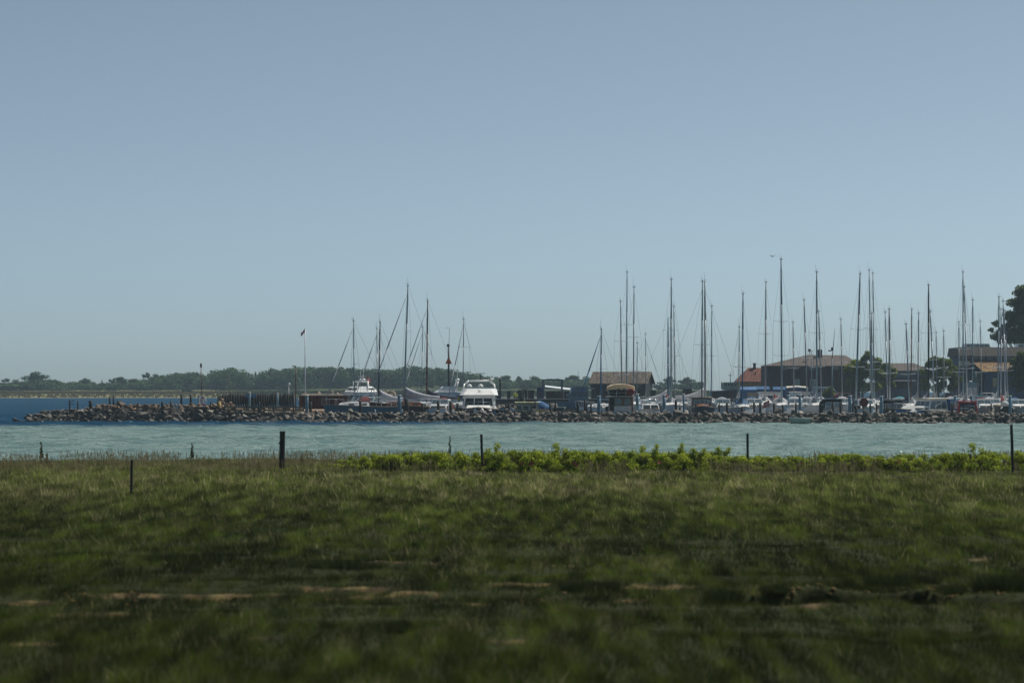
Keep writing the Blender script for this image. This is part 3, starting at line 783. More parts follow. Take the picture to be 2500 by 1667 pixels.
# clods of soil broken off the ditch bank
mv, mf, off = [], [], 0
gq = np.random.default_rng(88); clod_m = mat('crumbled clay soil', (0.19, 0.125, 0.045), .95, var=.5, scale=6, bump=.4)
for k in range(130):
    px = gq.choice([1850, 1930, 2010, 2060, 2150, 2270, 2330, 2420, 1560, 1340, 560, 330, 180]) + gq.normal(0, 26); Y = 39.9 + gq.normal(0, .22) if px > 1700 else gq.uniform(36.5, 41); x0 = X(px, Y); i = gq.integers(12); s = gq.uniform(.03, .09)
    v = ROCK_V[i] * np.array([s * 1.4, s, s * .8]) + np.array([x0, Y, float(ground_z(x0, Y)) + .015]); mv.append(v); mf.append(ROCK_F[i] + off); off += len(v)
q = bpy.data.objects.new('soil_clods', np_mesh('soil_clods', np.concatenate(mv), 3, np.concatenate(mf).ravel(), clod_m)); C.objects.link(q)
tag(q, 'crumbled ochre soil clods along the ditch bank', 'soil', kind='stuff')
# ditch water
dw = mat('ditch water', (0.05, 0.05, 0.042), 0.12, var=0.15, spec=0.5)
m = MB(); m.add([(5.2, 38.3, .07), (9.0, 38.3, .07), (9.0, 40.2, .07), (5.2, 40.2, .07)], [(0, 1, 2, 3)])
tag(m.build('ditch_water', dw), 'thin strip of standing water in the ditch at right', 'water', kind='structure')

# ------------------------------------------------------------------ fence posts on the meadow
def fence_post(px0, px1, ytop, Y, wpx, square, label):
    x = X(px0, Y); z = float(ground_z(x, Y)); top = Z(ytop, Y); lean = (px1 - px0) / F * Y
    o = thing('fence_post', label, 'post', (x, Y, z - 0.25), None, 'old fence posts on the meadow')
    r = wpx / F * Y / 2; H = top - z + 0.25
    m = MB(); g = random.Random(px0)
    secs = []
    for k in range(9):
        t = k / 8; rr = r * (1 + g.uniform(-.07, .07))
        secs.append([(lean * t + rr * math.cos(a * 6.283 / 10 + .3) * (1 + g.uniform(-.06, .06)), rr * math.sin(a * 6.283 / 10 + .3), H * t + (g.uniform(-.015, .015) if k == 8 else 0)) for a in range(10)])
    m.loft(secs, closed=True, smooth=False)
    m.build('shaft', dark_wood, o)
    if wpx > 10:
        MB().tube((lean, 0, H - .001), (lean, 0, H + .012), r * 1.04, r * .96, 10).build('weathered_top', grey_wood, o)
        MB().box((lean * .75 - r * 1.06, 0, H * .75), (.03, .05, .06)).build('wire_staple', rubber, o)
        MB().box((lean * .35 + r * 1.0, 0, H * .36), (.025, .05, .05)).build('wire_staple', rubber, o)
    else:
        MB().box((lean * .6 - r, 0, H * .6), (.012, .03, .03)).build('wire_staple', rubber, o)
        MB().box((lean * .85 - r, 0, H * .85), (.012, .03, .03)).build('wire_staple', rubber, o)
fence_post(687, 690, 1053, 99, 14.5, False, 'thick dark round fence post with pale weathered top')
fence_post(320, 322, 1122, 76, 6.5, True, 'slim dark fence post nearest the left edge, low in the grass')
fence_post(1179, 1175, 1060, 98, 6.5, True, 'slim dark fence post standing in the rose hedge centre')
fence_post(1826, 1825, 1058, 98, 6.2, True, 'slim dark fence post right of the hedge middle')
fence_post(2474, 2469, 1036, 96, 7.0, True, 'slim dark fence post at the right edge, tallest of all')

# ------------------------------------------------------------------ breakwater
def bw_front(x):            # waterline distance of the outer face
    return 272.0 - 0.165 * x * 1.0
rock_m = bpy.data.materials.new('breakwater rock'); rock_m.use_nodes = True
n = rock_m.node_tree.nodes; l = rock_m.node_tree.links; pb = n['Principled BSDF']
ge = n.new('ShaderNodeNewGeometry')
na = n.new('ShaderNodeTexNoise'); na.inputs['Scale'].default_value = 1.1; na.inputs['Detail'].default_value = 2; l.new(ge.outputs['Position'], na.inputs[0])
cr = n.new('ShaderNodeValToRGB'); e = cr.color_ramp.elements
e[0].position = 0.30; e[0].color = (0.022, 0.022, 0.020, 1); e[1].position = 0.72; e[1].color = (0.34, 0.295, 0.24, 1)
q = e.new(0.5); q.color = (0.105, 0.095, 0.082, 1)
l.new(na.outputs['Fac'], cr.inputs[0])
nb = n.new('ShaderNodeTexNoise'); nb.inputs['Scale'].default_value = 11; nb.inputs['Detail'].default_value = 6; l.new(ge.outputs['Position'], nb.inputs[0])
mu = n.new('ShaderNodeMix'); mu.data_type = 'RGBA'; mu.blend_type = 'MULTIPLY'; mu.inputs[0].default_value = 0.8
cb = n.new('ShaderNodeValToRGB'); cb.color_ramp.elements[0].color = (0.5, 0.5, 0.5, 1); cb.color_ramp.elements[1].color = (1.3, 1.3, 1.3, 1)
cb.color_ramp.elements[0].position = .3; cb.color_ramp.elements[1].position = .7
l.new(nb.outputs['Fac'], cb.inputs[0]); l.new(cr.outputs[0], mu.inputs[6]); l.new(cb.outputs[0], mu.inputs[7])
sx = n.new('ShaderNodeSeparateXYZ'); l.new(ge.outputs['Position'], sx.inputs[0])
# weed-stained wet foot
wet = n.new('ShaderNodeMapRange'); wet.inputs[1].default_value = 0.12; wet.inputs[2].default_value = 0.55; wet.inputs[3].default_value = 0.86; wet.inputs[4].default_value = 0.0
l.new(sx.outputs[2], wet.inputs[0])
wm = n.new('ShaderNodeMix'); wm.data_type = 'RGBA'; l.new(wet.outputs[0], wm.inputs[0]); l.new(mu.outputs[2], wm.inputs[6]); wm.inputs[7].default_value = (0.020, 0.020, 0.014, 1)
l.new(wm.outputs[2], pb.inputs['Base Color']); pb.inputs['Roughness'].default_value = 0.8
bpn = n.new('ShaderNodeBump'); bpn.inputs['Strength'].default_value = .6; bpn.inputs['Distance'].default_value = .08
l.new(nb.outputs['Fac'], bpn.inputs['Height']); l.new(bpn.outputs[0], pb.inputs['Normal'])
brown_rock = mat('brown stone', (0.20, 0.145, 0.10), 0.85, var=0.45, scale=1.2, bump=0.5, dirt=((0.26, 0.12, 0.045), 0.5))  # brown stone colour mottled with orange-brown
tan_rock = mat('tan stone', (0.34, 0.28, 0.21), 0.85, var=0.35, scale=1.0, bump=0.5, dirt=((0.10, 0.08, 0.06), 0.6))

def rock_set(me, m):
    c = me.copy(); c.materials.clear(); c.materials.append(m); return c
ROCKS_G = [rock_set(r, rock_m) for r in ROCKS]; ROCKS_B = [rock_set(r, brown_rock) for r in ROCKS]; ROCKS_T = [rock_set(r, tan_rock) for r in ROCKS]
def rock_pile(name, label, places, single, meshes, parent=None, m=rock_m):
    """places: (x, y, z, size); the first `single` of them become rocks of their own, the rest one mass"""
    o = parent or thing(name, label, 'breakwater', (0, 0, 0), None, None, 'structure')
    g = random.Random(len(places))
    mv, mf, off = [], [], 0
    for i, (x, y, z, s) in enumerate(places):
        k = g.randrange(12); rot = (g.uniform(-.7, .7), g.uniform(-.7, .7), g.uniform(0, 6.28)); sc = (s * g.uniform(.85, 1.25), s * g.uniform(.85, 1.15), s * g.uniform(.8, 1.15))
        if i < single:
            q = bpy.data.objects.new('rock', meshes[k]); C.objects.link(q); q.parent = o
            q.location = (x, y, z); q.rotation_euler = rot; q.scale = sc
        else:
            M = np.array(Matrix.LocRotScale(Vector((x, y, z)), Euler(rot), Vector(sc)))
            mv.append(ROCK_V[k] @ M[:3, :3].T + M[:3, 3]); mf.append(ROCK_F[k] + off); off += len(ROCK_V[k])
    if mv:
        me = np_mesh('rock_mass', np.concatenate(mv), 3, np.concatenate(mf).ravel(), m)
        q = bpy.data.objects.new('rock_mass', me); C.objects.link(q); q.parent = o; q['kind'] = 'stuff'
    return o
def crest_px(px):           # crest height in the photograph along the breakwater
    return np.interp(px, [0, 25, 70, 160, 210, 240, 330, 420, 520, 545, 700, 2600], [1028, 1016, 999, 996, 988, 985, 986, 985, 988, 1004, 1005, 1007])
g = random.Random(5)
front, rest, brown = [], [], []
px = 4.0
BX = []
while px < 2640:
    x0 = X(px, 272); yf = bw_front(x0); sc = F / yf
    topz = float(Z(crest_px(px), yf + 2.3)); topz = max(topz, 0.15)
    step = g.uniform(13, 21)
    zz = -0.05
    row = 0
    while zz < topz - 0.12:
        s = g.choice((g.uniform(.42, .7), g.uniform(.6, 1.0), g.uniform(.85, 1.3)))
        t = zz / max(topz, .3)
        y = yf + t * 2.0 + g.uniform(-.35, .35)
        rec = (x0 + g.uniform(-.25, .25), y, zz + 0.12, s)
        isb = 200 < px < 545 and zz > 0.95
        if isb: rec = rec[:3] + (s * .78,)
        (brown if isb else front).append(rec)
        zz += s * g.uniform(.40, .58); row += 1
    for k in range(4):
        rec = (x0 + g.uniform(-.25, .25), yf + 2.2 + k * .55, topz - g.uniform(.16, .30) - (k - 1.5) ** 2 * 0.03, g.uniform(.5, .85))
        (brown if 200 < px < 545 else rest).append(rec)
    for k in range(3): rest.append((x0, yf + 4.6 + k * .6, topz - .45 - k * topz * .42, g.uniform(.6, .9)))
    px += step
bw = thing('breakwater', 'long rough stone breakwater across the harbour front', 'breakwater', (0, 0, 0), None, None, 'structure')
# solid core under the stones
core = MB(); secs = []
for p_ in np.linspace(30, 2640, 90):
    x0 = X(p_, 272); yf = bw_front(x0); tz = max(0.05, float(Z(crest_px(p_), yf + 2.3)) - 0.42)
    secs.append([(x0, yf + .5, -1.0), (x0, yf + 2.1, tz), (x0, yf + 4.2, tz), (x0, yf + 6.4, -1.0)])
core.loft(secs, caps=True); core.build('rubble_core', rock_m, bw)
front.sort(key=lambda r: -r[3])
nb_ = min(len(brown), 90)
rock_pile('', '', sorted(brown, key=lambda r: -r[3]), nb_, ROCKS_B, bw, brown_rock)
rock_pile('', '', front + rest, 300 - nb_, ROCKS_G, bw)
# foam and splashes along the foot
fo = mat('foam and glint white', (0.75, 0.78, 0.78), 0.6, var=0.1)
mv, mf, off = [], [], 0
g2 = np.random.default_rng(77)
for k in range(230):
    px = g2.uniform(40, 2560) if k < 120 else g2.normal(g2.choice([640, 705, 790, 1440, 1830, 2065, 2110, 2370, 2400, 145]), 14)
    x0 = X(px, 271); i = g2.integers(12); s = g2.uniform(.08, .34)
    v = ROCK_V[i] * np.array([s * 1.3, s * .6, s * .45]) + np.array([x0, bw_front(x0) - g2.uniform(.2, .55), 0.05 + g2.uniform(0, .10)])
    mv.append(v); mf.append(ROCK_F[i] + off); off += len(v)
q = bpy.data.objects.new('sea_foam', np_mesh('sea_foam', np.concatenate(mv), 3, np.concatenate(mf).ravel(), fo)); C.objects.link(q)
tag(q, 'white foam and splashes along the foot of the breakwater', 'foam', kind='stuff')
# small white crest flecks standing in for sun glints on the water
mv, mf, off = [], [], 0
for k in range(650):
    Y = g2.uniform(118, 262); px = g2.uniform(-40, 2540); x0 = X(px, Y); i = g2.integers(12); s = g2.uniform(.08, .24)
    v = ROCK_V[i] * np.array([s * 1.8, s * .5, s * .16]) + np.array([x0, Y, 0.045]); mv.append(v); mf.append(ROCK_F[i] + off); off += len(v)
q = bpy.data.objects.new('wave_crests', np_mesh('wave_crests', np.concatenate(mv), 3, np.concatenate(mf).ravel(), fo)); C.objects.link(q)
tag(q, 'small white wavelet crests scattered on the near water', 'foam', kind='stuff')
# ------------------------------------------------------------------ boats
OCC = []                                     # places taken on the water: (x0, x1, y0, y1)
def free(x0, x1, y0, y1): return all(x1 < a or x0 > b or y1 < c or y0 > d for a, b, c, d in OCC)
def hull_sections(fwd, aft, B, zs, zb, transom=0.8, flare=1.0):
    secs = []; L = fwd + aft
    for k in range(10):
        t = k / 9; y = -aft + L * t
        w = B / 2 * (transom + (1 - transom) * math.sin(min(1, t / 0.45) * 1.57)) if t < 0.45 else B / 2 * max(0.03, (1 - ((t - 0.45) / 0.55) ** 2.1))
        sh = zs + (zb - zs) * t ** 2
        dk = -0.45 * (1 - abs(t - 0.45) ** 2 * 1.8)
        ym = (fwd - aft) / 2; y1 = ym + (y - ym) * .94; y2 = ym + (y - ym) * .87; y3 = ym + (y - ym) * .80
        secs.append([(-w, y, sh), (-w * 0.95, y1, sh * 0.55), (-w * 0.78, y2, 0.02), (0, y3, dk), (w * 0.78, y2, 0.02), (w * 0.95, y1, sh * 0.55), (w, y, sh)])
    return secs
def make_hull(o, fwd, aft, B, zs, zb, hm, dm, transom=0.8, stripe=None):
    secs = hull_sections(fwd, aft, B, zs, zb, transom)
    h = MB(); h.loft(secs, caps=False, smooth=True); h.add(secs[0], [tuple(range(7))]); h.add(secs[-1], [tuple(range(7))])
    hull = h.build('hull', hm, o)
    d = MB(); d.loft([[(s[0][0] * .985, s[0][1], s[0][2] - .02), (0, s[0][1], s[0][2] + .05), (s[6][0] * .985, s[6][1], s[6][2] - .02)] for s in secs], caps=False)
    d.build('deck', dm, o)
    r = MB()
    for sd in (0, 6): r.path([Vector(s[sd]) + Vector((0, 0, .03)) for s in secs], 0.035, 5)
    r.build('rubbing_strake', stripe or teak, hull)
    return secs
def pulpit(o, secs, bow=True):
    m = MB(); s = secs[-1] if bow else secs[0]; s2 = secs[-3] if bow else secs[1]
    a, b = Vector(s2[0]), Vector(s2[6]); c = Vector((0, s[0][1] + (.1 if bow else -.05), s[0][2])); up = Vector((0, 0, .6))
    if bow: pts = [a * .9 + up * .95, a * .35 + c * .65 + up, c + up * 1.02, b * .35 + c * .65 + up, b * .9 + up * .95]
    else: pts = [a + up, Vector(s[0]) * .95 + up, Vector(s[6]) * .95 + up, b + up]
    for p in pts: p.z = max(p.z, s[0][2] + .5)
    m.path(pts, .016, 5)
    for p in pts: m.tube(p, (p.x, p.y, s[0][2] - .05), .014, n=5)
    m.build('bow_rail' if bow else 'stern_rail', steel, o)
def lifelines(o, secs):
    m = MB()
    for sd in (0, 6):
        pts = [Vector(s[sd]) * Vector((.96, 1, 1)).x if False else Vector((s[sd][0] * .96, s[sd][1], s[sd][2] + .55)) for s in secs[1:-2]]
        m.path(pts, .008, 4)
        for p in pts[::2]: m.tube(p, (p.x, p.y, p.z - .58), .012, n=5)
    m.build('guard_rail', steel, o)
def sail_cover(o, boom, z0, length, h0, m):
    secs = []
    for k in range(9):
        t = k / 8; y = -0.08 - length * t; hh = h0 * (1 - t) ** 1.6 + 0.26 - 0.08 * t; zc = z0 + .05 - .10 * math.sin(t * 3.14)
        w = .13 - .05 * t
        secs.append([(w * math.cos(a), y, zc + (hh if math.sin(a) > 0 else .12) * math.sin(a)) for a in [i * math.pi / 4 for i in range(8)]])
    c = MB(); c.loft(secs, closed=True, smooth=True); return c.build('sail_cover', m, boom)
def ensign(o, p, h=1.1, w=.7, staff=True):
    """red flag with a white cross on a short staff"""
    f = thing_part = MB(); st = MB(); st.tube(p, (p[0], p[1], p[2] + h + .25), .015, n=5)
    s = st.build('flag_staff', teak, o)
    red, whi = MB(), MB()
    def pt(u, v, off): return (p[0] - u * w * .8, p[1] + .10 * math.sin(u * 5) + off, p[2] + .3 + v * h * .75 - .35 * u * h * (.5 + u * .5))
    nu, nv = 12, 9
    for i in range(nu):
        for j in range(nv):
            cross = (4 <= i <= 4) or (j == 4)
            (whi if cross else red).add([pt(a / nu, b / nv, q) for q in (0, .006) for a, b in ((i, j), (i + 1, j), (i + 1, j + 1), (i, j + 1))], [(3, 2, 1, 0), (4, 5, 6, 7), (0, 1, 5, 4), (1, 2, 6, 5), (2, 3, 7, 6), (3, 0, 4, 7)])
    fl_ = red.build('flag_cloth', red_paint, s); whi.build('flag_cross', stripe_white, s)

def sailboat(label, px, ytop, Y, pxt=None, hd=180, L=9.5, mm=None, r=.085, hm=None, cover=None, spr=(.5,), fs=True, jib=0, bs=True, hood=None, boom=None, clamp=True, cabin_m=None, name='sailboat', masthead=True, flag=None, group='sailboats moored in the harbour', sprw=.95, rows=True, dn=None, wood_house=False, fb=1.22):
    global OCC
    mm = mm or alu; hm = hm or white
    B = .24 * L + .55; fwd, aft = L * .44, L * .56
    a_h = R(hd)
    ex = abs(math.sin(a_h)) * L * .5 + abs(math.cos(a_h)) * B * .5; ey = abs(math.cos(a_h)) * L * .5 + abs(math.sin(a_h)) * B * .5
    cy = math.cos(a_h) * (fwd - aft) / 2; cx = -math.sin(a_h) * (fwd - aft) / 2
    if rows:                                 # slide to the nearest free berth
        cand = sorted(np.arange(287, 432, 2.5), key=lambda q: abs(q - Y))
        for q in cand:
            x = X(px, q)
            if free(x + cx - ex, x + cx + ex, q + cy - ey, q + cy + ey): Y = float(q); break
    x = X(px, Y); OCC.append((x + cx - ex, x + cx + ex, Y + cy - ey, Y + cy + ey))
    H = Z(ytop, Y)
    lean = math.atan(((pxt or px) - px) / F * Y / H)
    o = thing(name, label, 'sailboat', (x, Y, 0), None, group)
    o.rotation_euler = (Matrix.Rotation(lean, 3, 'Y') @ Matrix.Rotation(a_h, 3, 'Z')).to_euler()
    r *= 0.74
    pick = random.Random(px * 7 + ytop)
    if hd == 180 and not cover and pick.random() < .65: cover = pick.choice((canvas_grey, canvas_pale, canvas_navy, canvas_pale, canvas_teal))
    if hd == 180 and not hood and not wood_house and pick.random() < .7: hood = pick.choice((canvas_grey, canvas_pale, canvas_navy, canvas_pale, stripe_white))
    s = L / 9.5; zs, zb = fb * s ** .5, fb * 1.26 * s ** .5
    secs = make_hull(o, fwd, aft, B, zs, zb, hm, dn or white, .72)
    zd = zs + .05
    # cabin trunk with side windows
    ca, cf, cw, ch = -L * .16, L * .20, B * .30, .48
    cm_ = cabin_m or white
    sec = lambda y, w, h_: [(-w, y, zd - .08), (-w * .88, y, zd + h_), (0, y, zd + h_ * 1.12), (w * .88, y, zd + h_), (w, y, zd - .08)]
    c = MB(); c.loft([sec(ca, cw, ch), sec(0, cw, ch), sec(cf * .8, cw * .82, ch * .9), sec(cf * 1.15, cw * .6, .06)]); cab = c.build('cabin', cm_, o)
    for sd in (-1, 1):
        A = Vector((sd * cw, ca * .9, zd)); Bq = Vector((sd * cw * .9, cf * .7, zd)); Cq = Vector((sd * cw * .80, cf * .7, zd + ch * .92)); D = Vector((sd * cw * .89, ca * .9, zd + ch))
        for w_ in face_panes(None, *((A, Bq, Cq, D) if sd < 0 else (Bq, A, D, Cq)), 3, .06, .30, .012, .22): w_.build('window', glass, cab)
    if wood_house:                           # varnished wheelhouse over the cabin
        hz_ = zd + .35
        q = lambda y, w, z: [(-w, y, z), (w, y, z)]
        hb = MB(); hb.box((0, -1.1, hz_ + .35), (B * .72, 2.4, .75), top=(.94, .94)); wh = hb.build('wheelhouse', varnish, o)
        f0 = -1.1 + 1.2
        for w_ in face_panes(None, (B * .34, f0, hz_ + .1), (-B * .34, f0, hz_ + .1), (-B * .33, f0 - .04, hz_ + .70), (B * .33, f0 - .04, hz_ + .70), 4, .03, .08, .03, .12): w_.build('window', glass_clear, wh)
        for sd in (-1, 1):
            pts = [(sd * B * .357, -2.2, hz_ + .12), (sd * B * .357, 0, hz_ + .12), (sd * B * .343, 0, hz_ + .66), (sd * B * .343, -2.2, hz_ + .66)]
            for w_ in face_panes(None, *(pts if sd > 0 else [pts[1], pts[0], pts[3], pts[2]]), 3, .03, .1, .03, .12): w_.build('window', glass, wh)
        MB().box((0, -1.1, hz_ + .76), (B * .86, 2.8, .07)).build('wheelhouse_roof', teak, wh)
        for k, zz in enumerate((.0, .22)):
            MB().box((0, f0 + .35 + .2 * k, hz_ - .02 - zz), (B * .80, .06, .09)).build('wooden_rail', varnish, o)
    # spars and rigging
    MB().tube((0, 0, zd - .1), (0, 0, H * .72), r, r * .92, 10).tube((0, 0, H * .72), (0, 0, H), r * .92, r * .62, 10).build('mast', mm, o)
    mast = o.children[-1]
    wz = MB()
    if masthead:
        wz.tube((0, 0, H - .02), (0, 0, H + .32), .018, n=5).box((0, .12, H + .22), (.05, .35, .02)).box((0, 0, H + .02), (.34, .10, .05)).tube((.12, 0, H), (.12, 0, H + random.uniform(.5, 1.1)), .009, n=4)
        wz.build('wind_vane', mast_black, mast)
    zb_ = zd + .95
    bl = boom if boom is not None else L * .36
    bo = MB().tube((0, -r, zb_), (0, -bl - .15, zb_ - .02), .06, .05, 8).build('boom', mm, o)
    if cover: sail_cover(o, bo, zb_, bl, .75, cover)
    tips = []
    for f_ in spr:
        for sd in (-1, 1):
            zt = zd + (H - zd) * f_; tip = Vector((sd * sprw * (1.05 - .35 * f_), -.12, zt + .07)); tips.append(tip)
            MB().tube((sd * r * .8, 0, zt), tip, .028, .02, 6).build('spreader', stripe_white, o)
    for sd in (-1, 1):
        pts = [Vector((0, 0, H * .97))] + [t for t in tips[::-1] if t.x * sd > 0] + [Vector((sd * B * .44, -.15, zs))]
        MB().path(pts, .0095, 4).build('shroud', wire, o)
        MB().tube((0, 0, zd + (H - zd) * spr[0]), (sd * B * .42, .35, zs), .008, n=4).build('shroud', wire, o)
    if fs:
        a, b = Vector((0, r, H * .93)), Vector((0, fwd * .97, zb))
        MB().tube(a, b, .010, n=5).build('forestay', wire, o)
        if jib: MB().tube(a.lerp(b, .04), a.lerp(b, .5), .03, jib, 7).tube(a.lerp(b, .5), a.lerp(b, .96), jib, .035, 7).build('furled_jib', canvas_blue if mm is alu_blue else canvas_grey, o)
    if bs: MB().tube((0, 0, H), (0, -aft * .98, zs + .1), .009, n=4).build('backstay', wire, o)
    if hood:
        ring = [(math.cos(t) * B * .27, math.sin(t)) for t in [i * math.pi / 8 for i in range(9)]]
        m = MB(); m.loft([[(u, ca - .15, zd + .35 + v * .72) for u, v in ring], [(u, ca + .45, zd + .35 + v * .66) for u, v in ring], [(u * .95, ca + 1.0, zd + .38 + v * .12) for u, v in ring]], caps=False, smooth=True)
        hd_ = m.build('sprayhood', hood, o)
        MB().add([(-.35, ca + .62, zd + .82), (.35, ca + .62, zd + .82), (.35, ca + .86, zd + .62), (-.35, ca + .86, zd + .62)], [(0, 1, 2, 3)]).build('hood_window', glass_clear, hd_)
    pulpit(o, secs, True); pulpit(o, secs, False); lifelines(o, secs)
    for k in range(2):
        sd = 1 if k else -1; yk = random.uniform(-aft * .5, fwd * .3)
        MB().ball((sd * (B * .5 + .08), yk, zs * .62), (.11, .11, .30), 8, 6).build('fender', fender_m, o)
    if flag: ensign(o, (0.3, -aft + .1, zs + .3))
    return o

def motor_hull(label, px, Y, hd, L, B, zs, zb, hm, dm, name='motorboat', transom=.9, stripe=None, group='motorboats moored in the harbour', cat='motorboat'):
    a_h = R(hd); x = X(px, Y)
    ex = abs(math.sin(a_h)) * L * .5 + abs(math.cos(a_h)) * B * .5; ey = abs(math.cos(a_h)) * L * .5 + abs(math.sin(a_h)) * B * .5
    OCC.append((x - ex, x + ex, Y - ey, Y + ey))
    o = thing(name, label, cat, (x, Y, 0), (0, 0, a_h), group)
    secs = make_hull(o, L * .5, L * .5, B, zs, zb, hm, dm, transom, stripe)
    return o, secs
def house_box(o, name, y0, y1, w0, w1, z0, z1, m, front=4, side=3, rake0=.0, rake1=.4, gm=None, my=.2, frame=None, mx=.05):
    """a cabin block: rake1 = how far the bow-side face leans back, panes on front, back and sides"""
    gm = gm or glass
    b_ = [(-w0, y0, z0), (w0, y0, z0), (w0 * .92, y1, z0), (-w0 * .92, y1, z0)]
    t_ = [(-w1, y0 + rake0, z1), (w1, y0 + rake0, z1), (w1 * .88, y1 - rake1, z1), (-w1 * .88, y1 - rake1, z1)]
    m_ = MB(); m_.add(b_ + t_, [(3, 2, 1, 0), (4, 5, 6, 7), (0, 1, 5, 4), (1, 2, 6, 5), (2, 3, 7, 6), (3, 0, 4, 7)])
    h = m_.build(name, m, o)
    if front:
        for w_ in face_panes(None, b_[2], b_[3], t_[3], t_[2], front, mx, my, .012, .10): w_.build('windscreen', gm, h)
        for w_ in face_panes(None, b_[0], b_[1], t_[1], t_[0], max(1, front - 1), mx, my, .012, .10): w_.build('rear_window', gm, h)
    if side:
        for w_ in face_panes(None, b_[1], b_[2], t_[2], t_[1], side, .06, my, .012, .10): w_.build('side_window', gm, h)
        for w_ in face_panes(None, b_[3], b_[0], t_[0], t_[3], side, .06, my, .012, .10): w_.build('side_window', gm, h)
    return h
def roof_slab(o, y0, y1, w, z, m, name='roof', camber=.06, th=.06):
    ring = [-1, -.6, 0, .6, 1]
    top = lambda y, k=1: [(u * w * k, y, z + camber * (1 - u * u)) for u in ring] + [(u * w * k, y, z - th + camber * (1 - u * u)) for u in reversed(ring)]
    return MB().loft([top(y0, .97), top(y0 + .08), top(y1 - .12), top(y1, .94)], closed=True).build(name, m, o)

# --- white flybridge cruiser, bow to the camera
o, secs = motor_hull('large white flybridge cruiser with dark hull facing the breakwater', 1169, 288.5, 180, 11, 3.95, 1.05, 1.42, hull_navy, white, 'flybridge_cruiser')
hb = house_box(o, 'foredeck_trunk', -1.2, 3.6, 1.45, 1.25, 1.1, 1.62, white, 0, 0, 0, 1.4)
hb = house_box(o, 'saloon', -3.2, 1.2, 1.78, 1.60, 1.25, 2.62, white, 3, 3, 0, .75, glass, .22)
for xx in (-.55, .55): MB().tube((xx, 1.28 * .62, 1.75), (xx * .95, .52, 2.5), .014, n=5).build('wiper', rubber, hb)
ring = [-1, -.72, .72, 1]
fb = MB(); fb.loft([[(-1.95, -3.6, 2.62), (1.95, -3.6, 2.62), (1.80, -3.5, 3.25), (-1.80, -3.5, 3.25)], [(-1.95, .2, 2.62), (1.95, .2, 2.62), (1.55, -.35, 3.30), (-1.55, -.35, 3.30)], [(-1.55, .95, 2.66), (1.55, .95, 2.66), (1.15, -.1, 3.26), (-1.15, -.1, 3.26)]], closed=True)
fbo = fb.build('flybridge', white, o)
MB().box((0, -1.6, 3.32), (2.9, .08, .3)).build('flybridge_screen', glass_clear, fbo)
# script-like dark emblem on the flybridge front
em = MB(); pts = []
for k in range(15):
    t = k / 14; pts.append(Vector((.13 * math.sin(t * 6.28 * 1.15), 0.62 - .55 * (t * .34 + .33) + .02, 2.83 + .34 * t)))
em.path(pts, .022, 5).tube(pts[7] + Vector((-.10, .03, 0)), pts[7] + Vector((.14, .03, 0)), .02, n=5)
em.build('emblem', rubber, fbo)
ar = MB(); ar.path([Vector((-1.68, -2.9, 3.2)), Vector((-1.5, -3.1, 3.75)), Vector((-1.05, -3.2, 4.10)), Vector((1.05, -3.2, 4.10)), Vector((1.5, -3.1, 3.75)), Vector((1.68, -2.9, 3.2))], .09, 8)
aro = ar.build('radar_arch', white, o)
MB().tube((-1.3, -3.2, 4.05), (-1.3, -3.2, 4.22), .05, n=6).ball((-1.3, -3.2, 4.28), (.24, .24, .10)).build('radar_dome', white, aro)
MB().tube((-.12, -3.2, 4.1), (-.12, -3.2, 4.85), .05, .04, 6).box((-.12, -3.2, 4.84), (.95, .07, .06)).build('light_mast', mast_black, aro)
for xx in (-.15, 1.0): MB().ball((xx, -2.0, 3.42), (.30, .22, .34)).box((xx, -2.0, 3.2), (.36, .4, .3)).build('helm_seat', white, fbo)
MB().ball((-.12, -2.5, 3.62), (.14, .14, .2)).build('compass_cover', deep_red, fbo)
pulpit(o, secs)
for xx, zz in ((-.35, 1.02), (.22, 1.05)): MB().ball((xx, 5.15, zz), (.24, .2, .33)).build('bow_fender', white, o)
an = MB(); an.path([Vector((-.05, 5.6, 1.5)), Vector((-.05, 5.75, 1.1)), Vector((-.32, 5.7, 1.35))], .04, 6).path([Vector((-.05, 5.75, 1.1)), Vector((.25, 5.7, 1.32))], .04, 6); an.build('anchor', dark_metal, o)
MB().ball((2.05, -2.2, 2.2), (.16, .5, .22)).build('life_jacket', yellow, o)

# --- cabin boat with cream canopy, stern to the camera
o, secs = motor_hull('wooden cabin boat with cream canopy roof and red ring', 1513, 287.5, 0, 9.5, 2.75, 1.0, 1.3, white, teak, 'canopy_boat')
hb = house_box(o, 'saloon', -3.6, 1.6, 1.24, 1.20, 1.0, 2.46, varnish, 0, 3, .0, .5, glass, .3)
y = -3.62
MB().box((-.92, y, 1.75), (.44, .04, 1.25)).build('door', dark_wood, hb)
for xx in (-.30, .62):
    f = MB().box((xx, y, 2.0), (.72, .05, .72)).build('window', teak, hb); MB().box((xx, y - .02, 2.0), (.58, .04, .60)).build('pane', glass_clear, f)
MB().box((.16, y - .01, 1.30), (1.72, .05, .56)).build('lower_panel', white, hb)
roof_slab(hb, -3.95, 1.7, 1.40, 2.50, offwhite)
g_ = MB()
for xx in (-1.3, -.45, .45, 1.3): g_.tube((xx, -3.8, 2.5), (xx, -3.8, 3.08), .018, n=5)
g_.path([Vector((-1.3, -3.8, 2.85)), Vector((1.3, -3.8, 2.85))], .016, 5); g_.build('upper_rail', steel, o)
can = MB(); prof = [(-1.38, 0.0), (-1.34, .38), (-.9, .55), (0, .64), (.9, .55), (1.34, .38), (1.38, 0.0)]
can.loft([[(u, -3.9, 3.12 + v) for u, v in prof], [(u, -1.0, 3.16 + v) for u, v in prof], [(u * .9, .4, 3.05 + v * .8) for u, v in prof]], caps=False, smooth=True)
cano = can.build('canopy', canvas_cream, o)
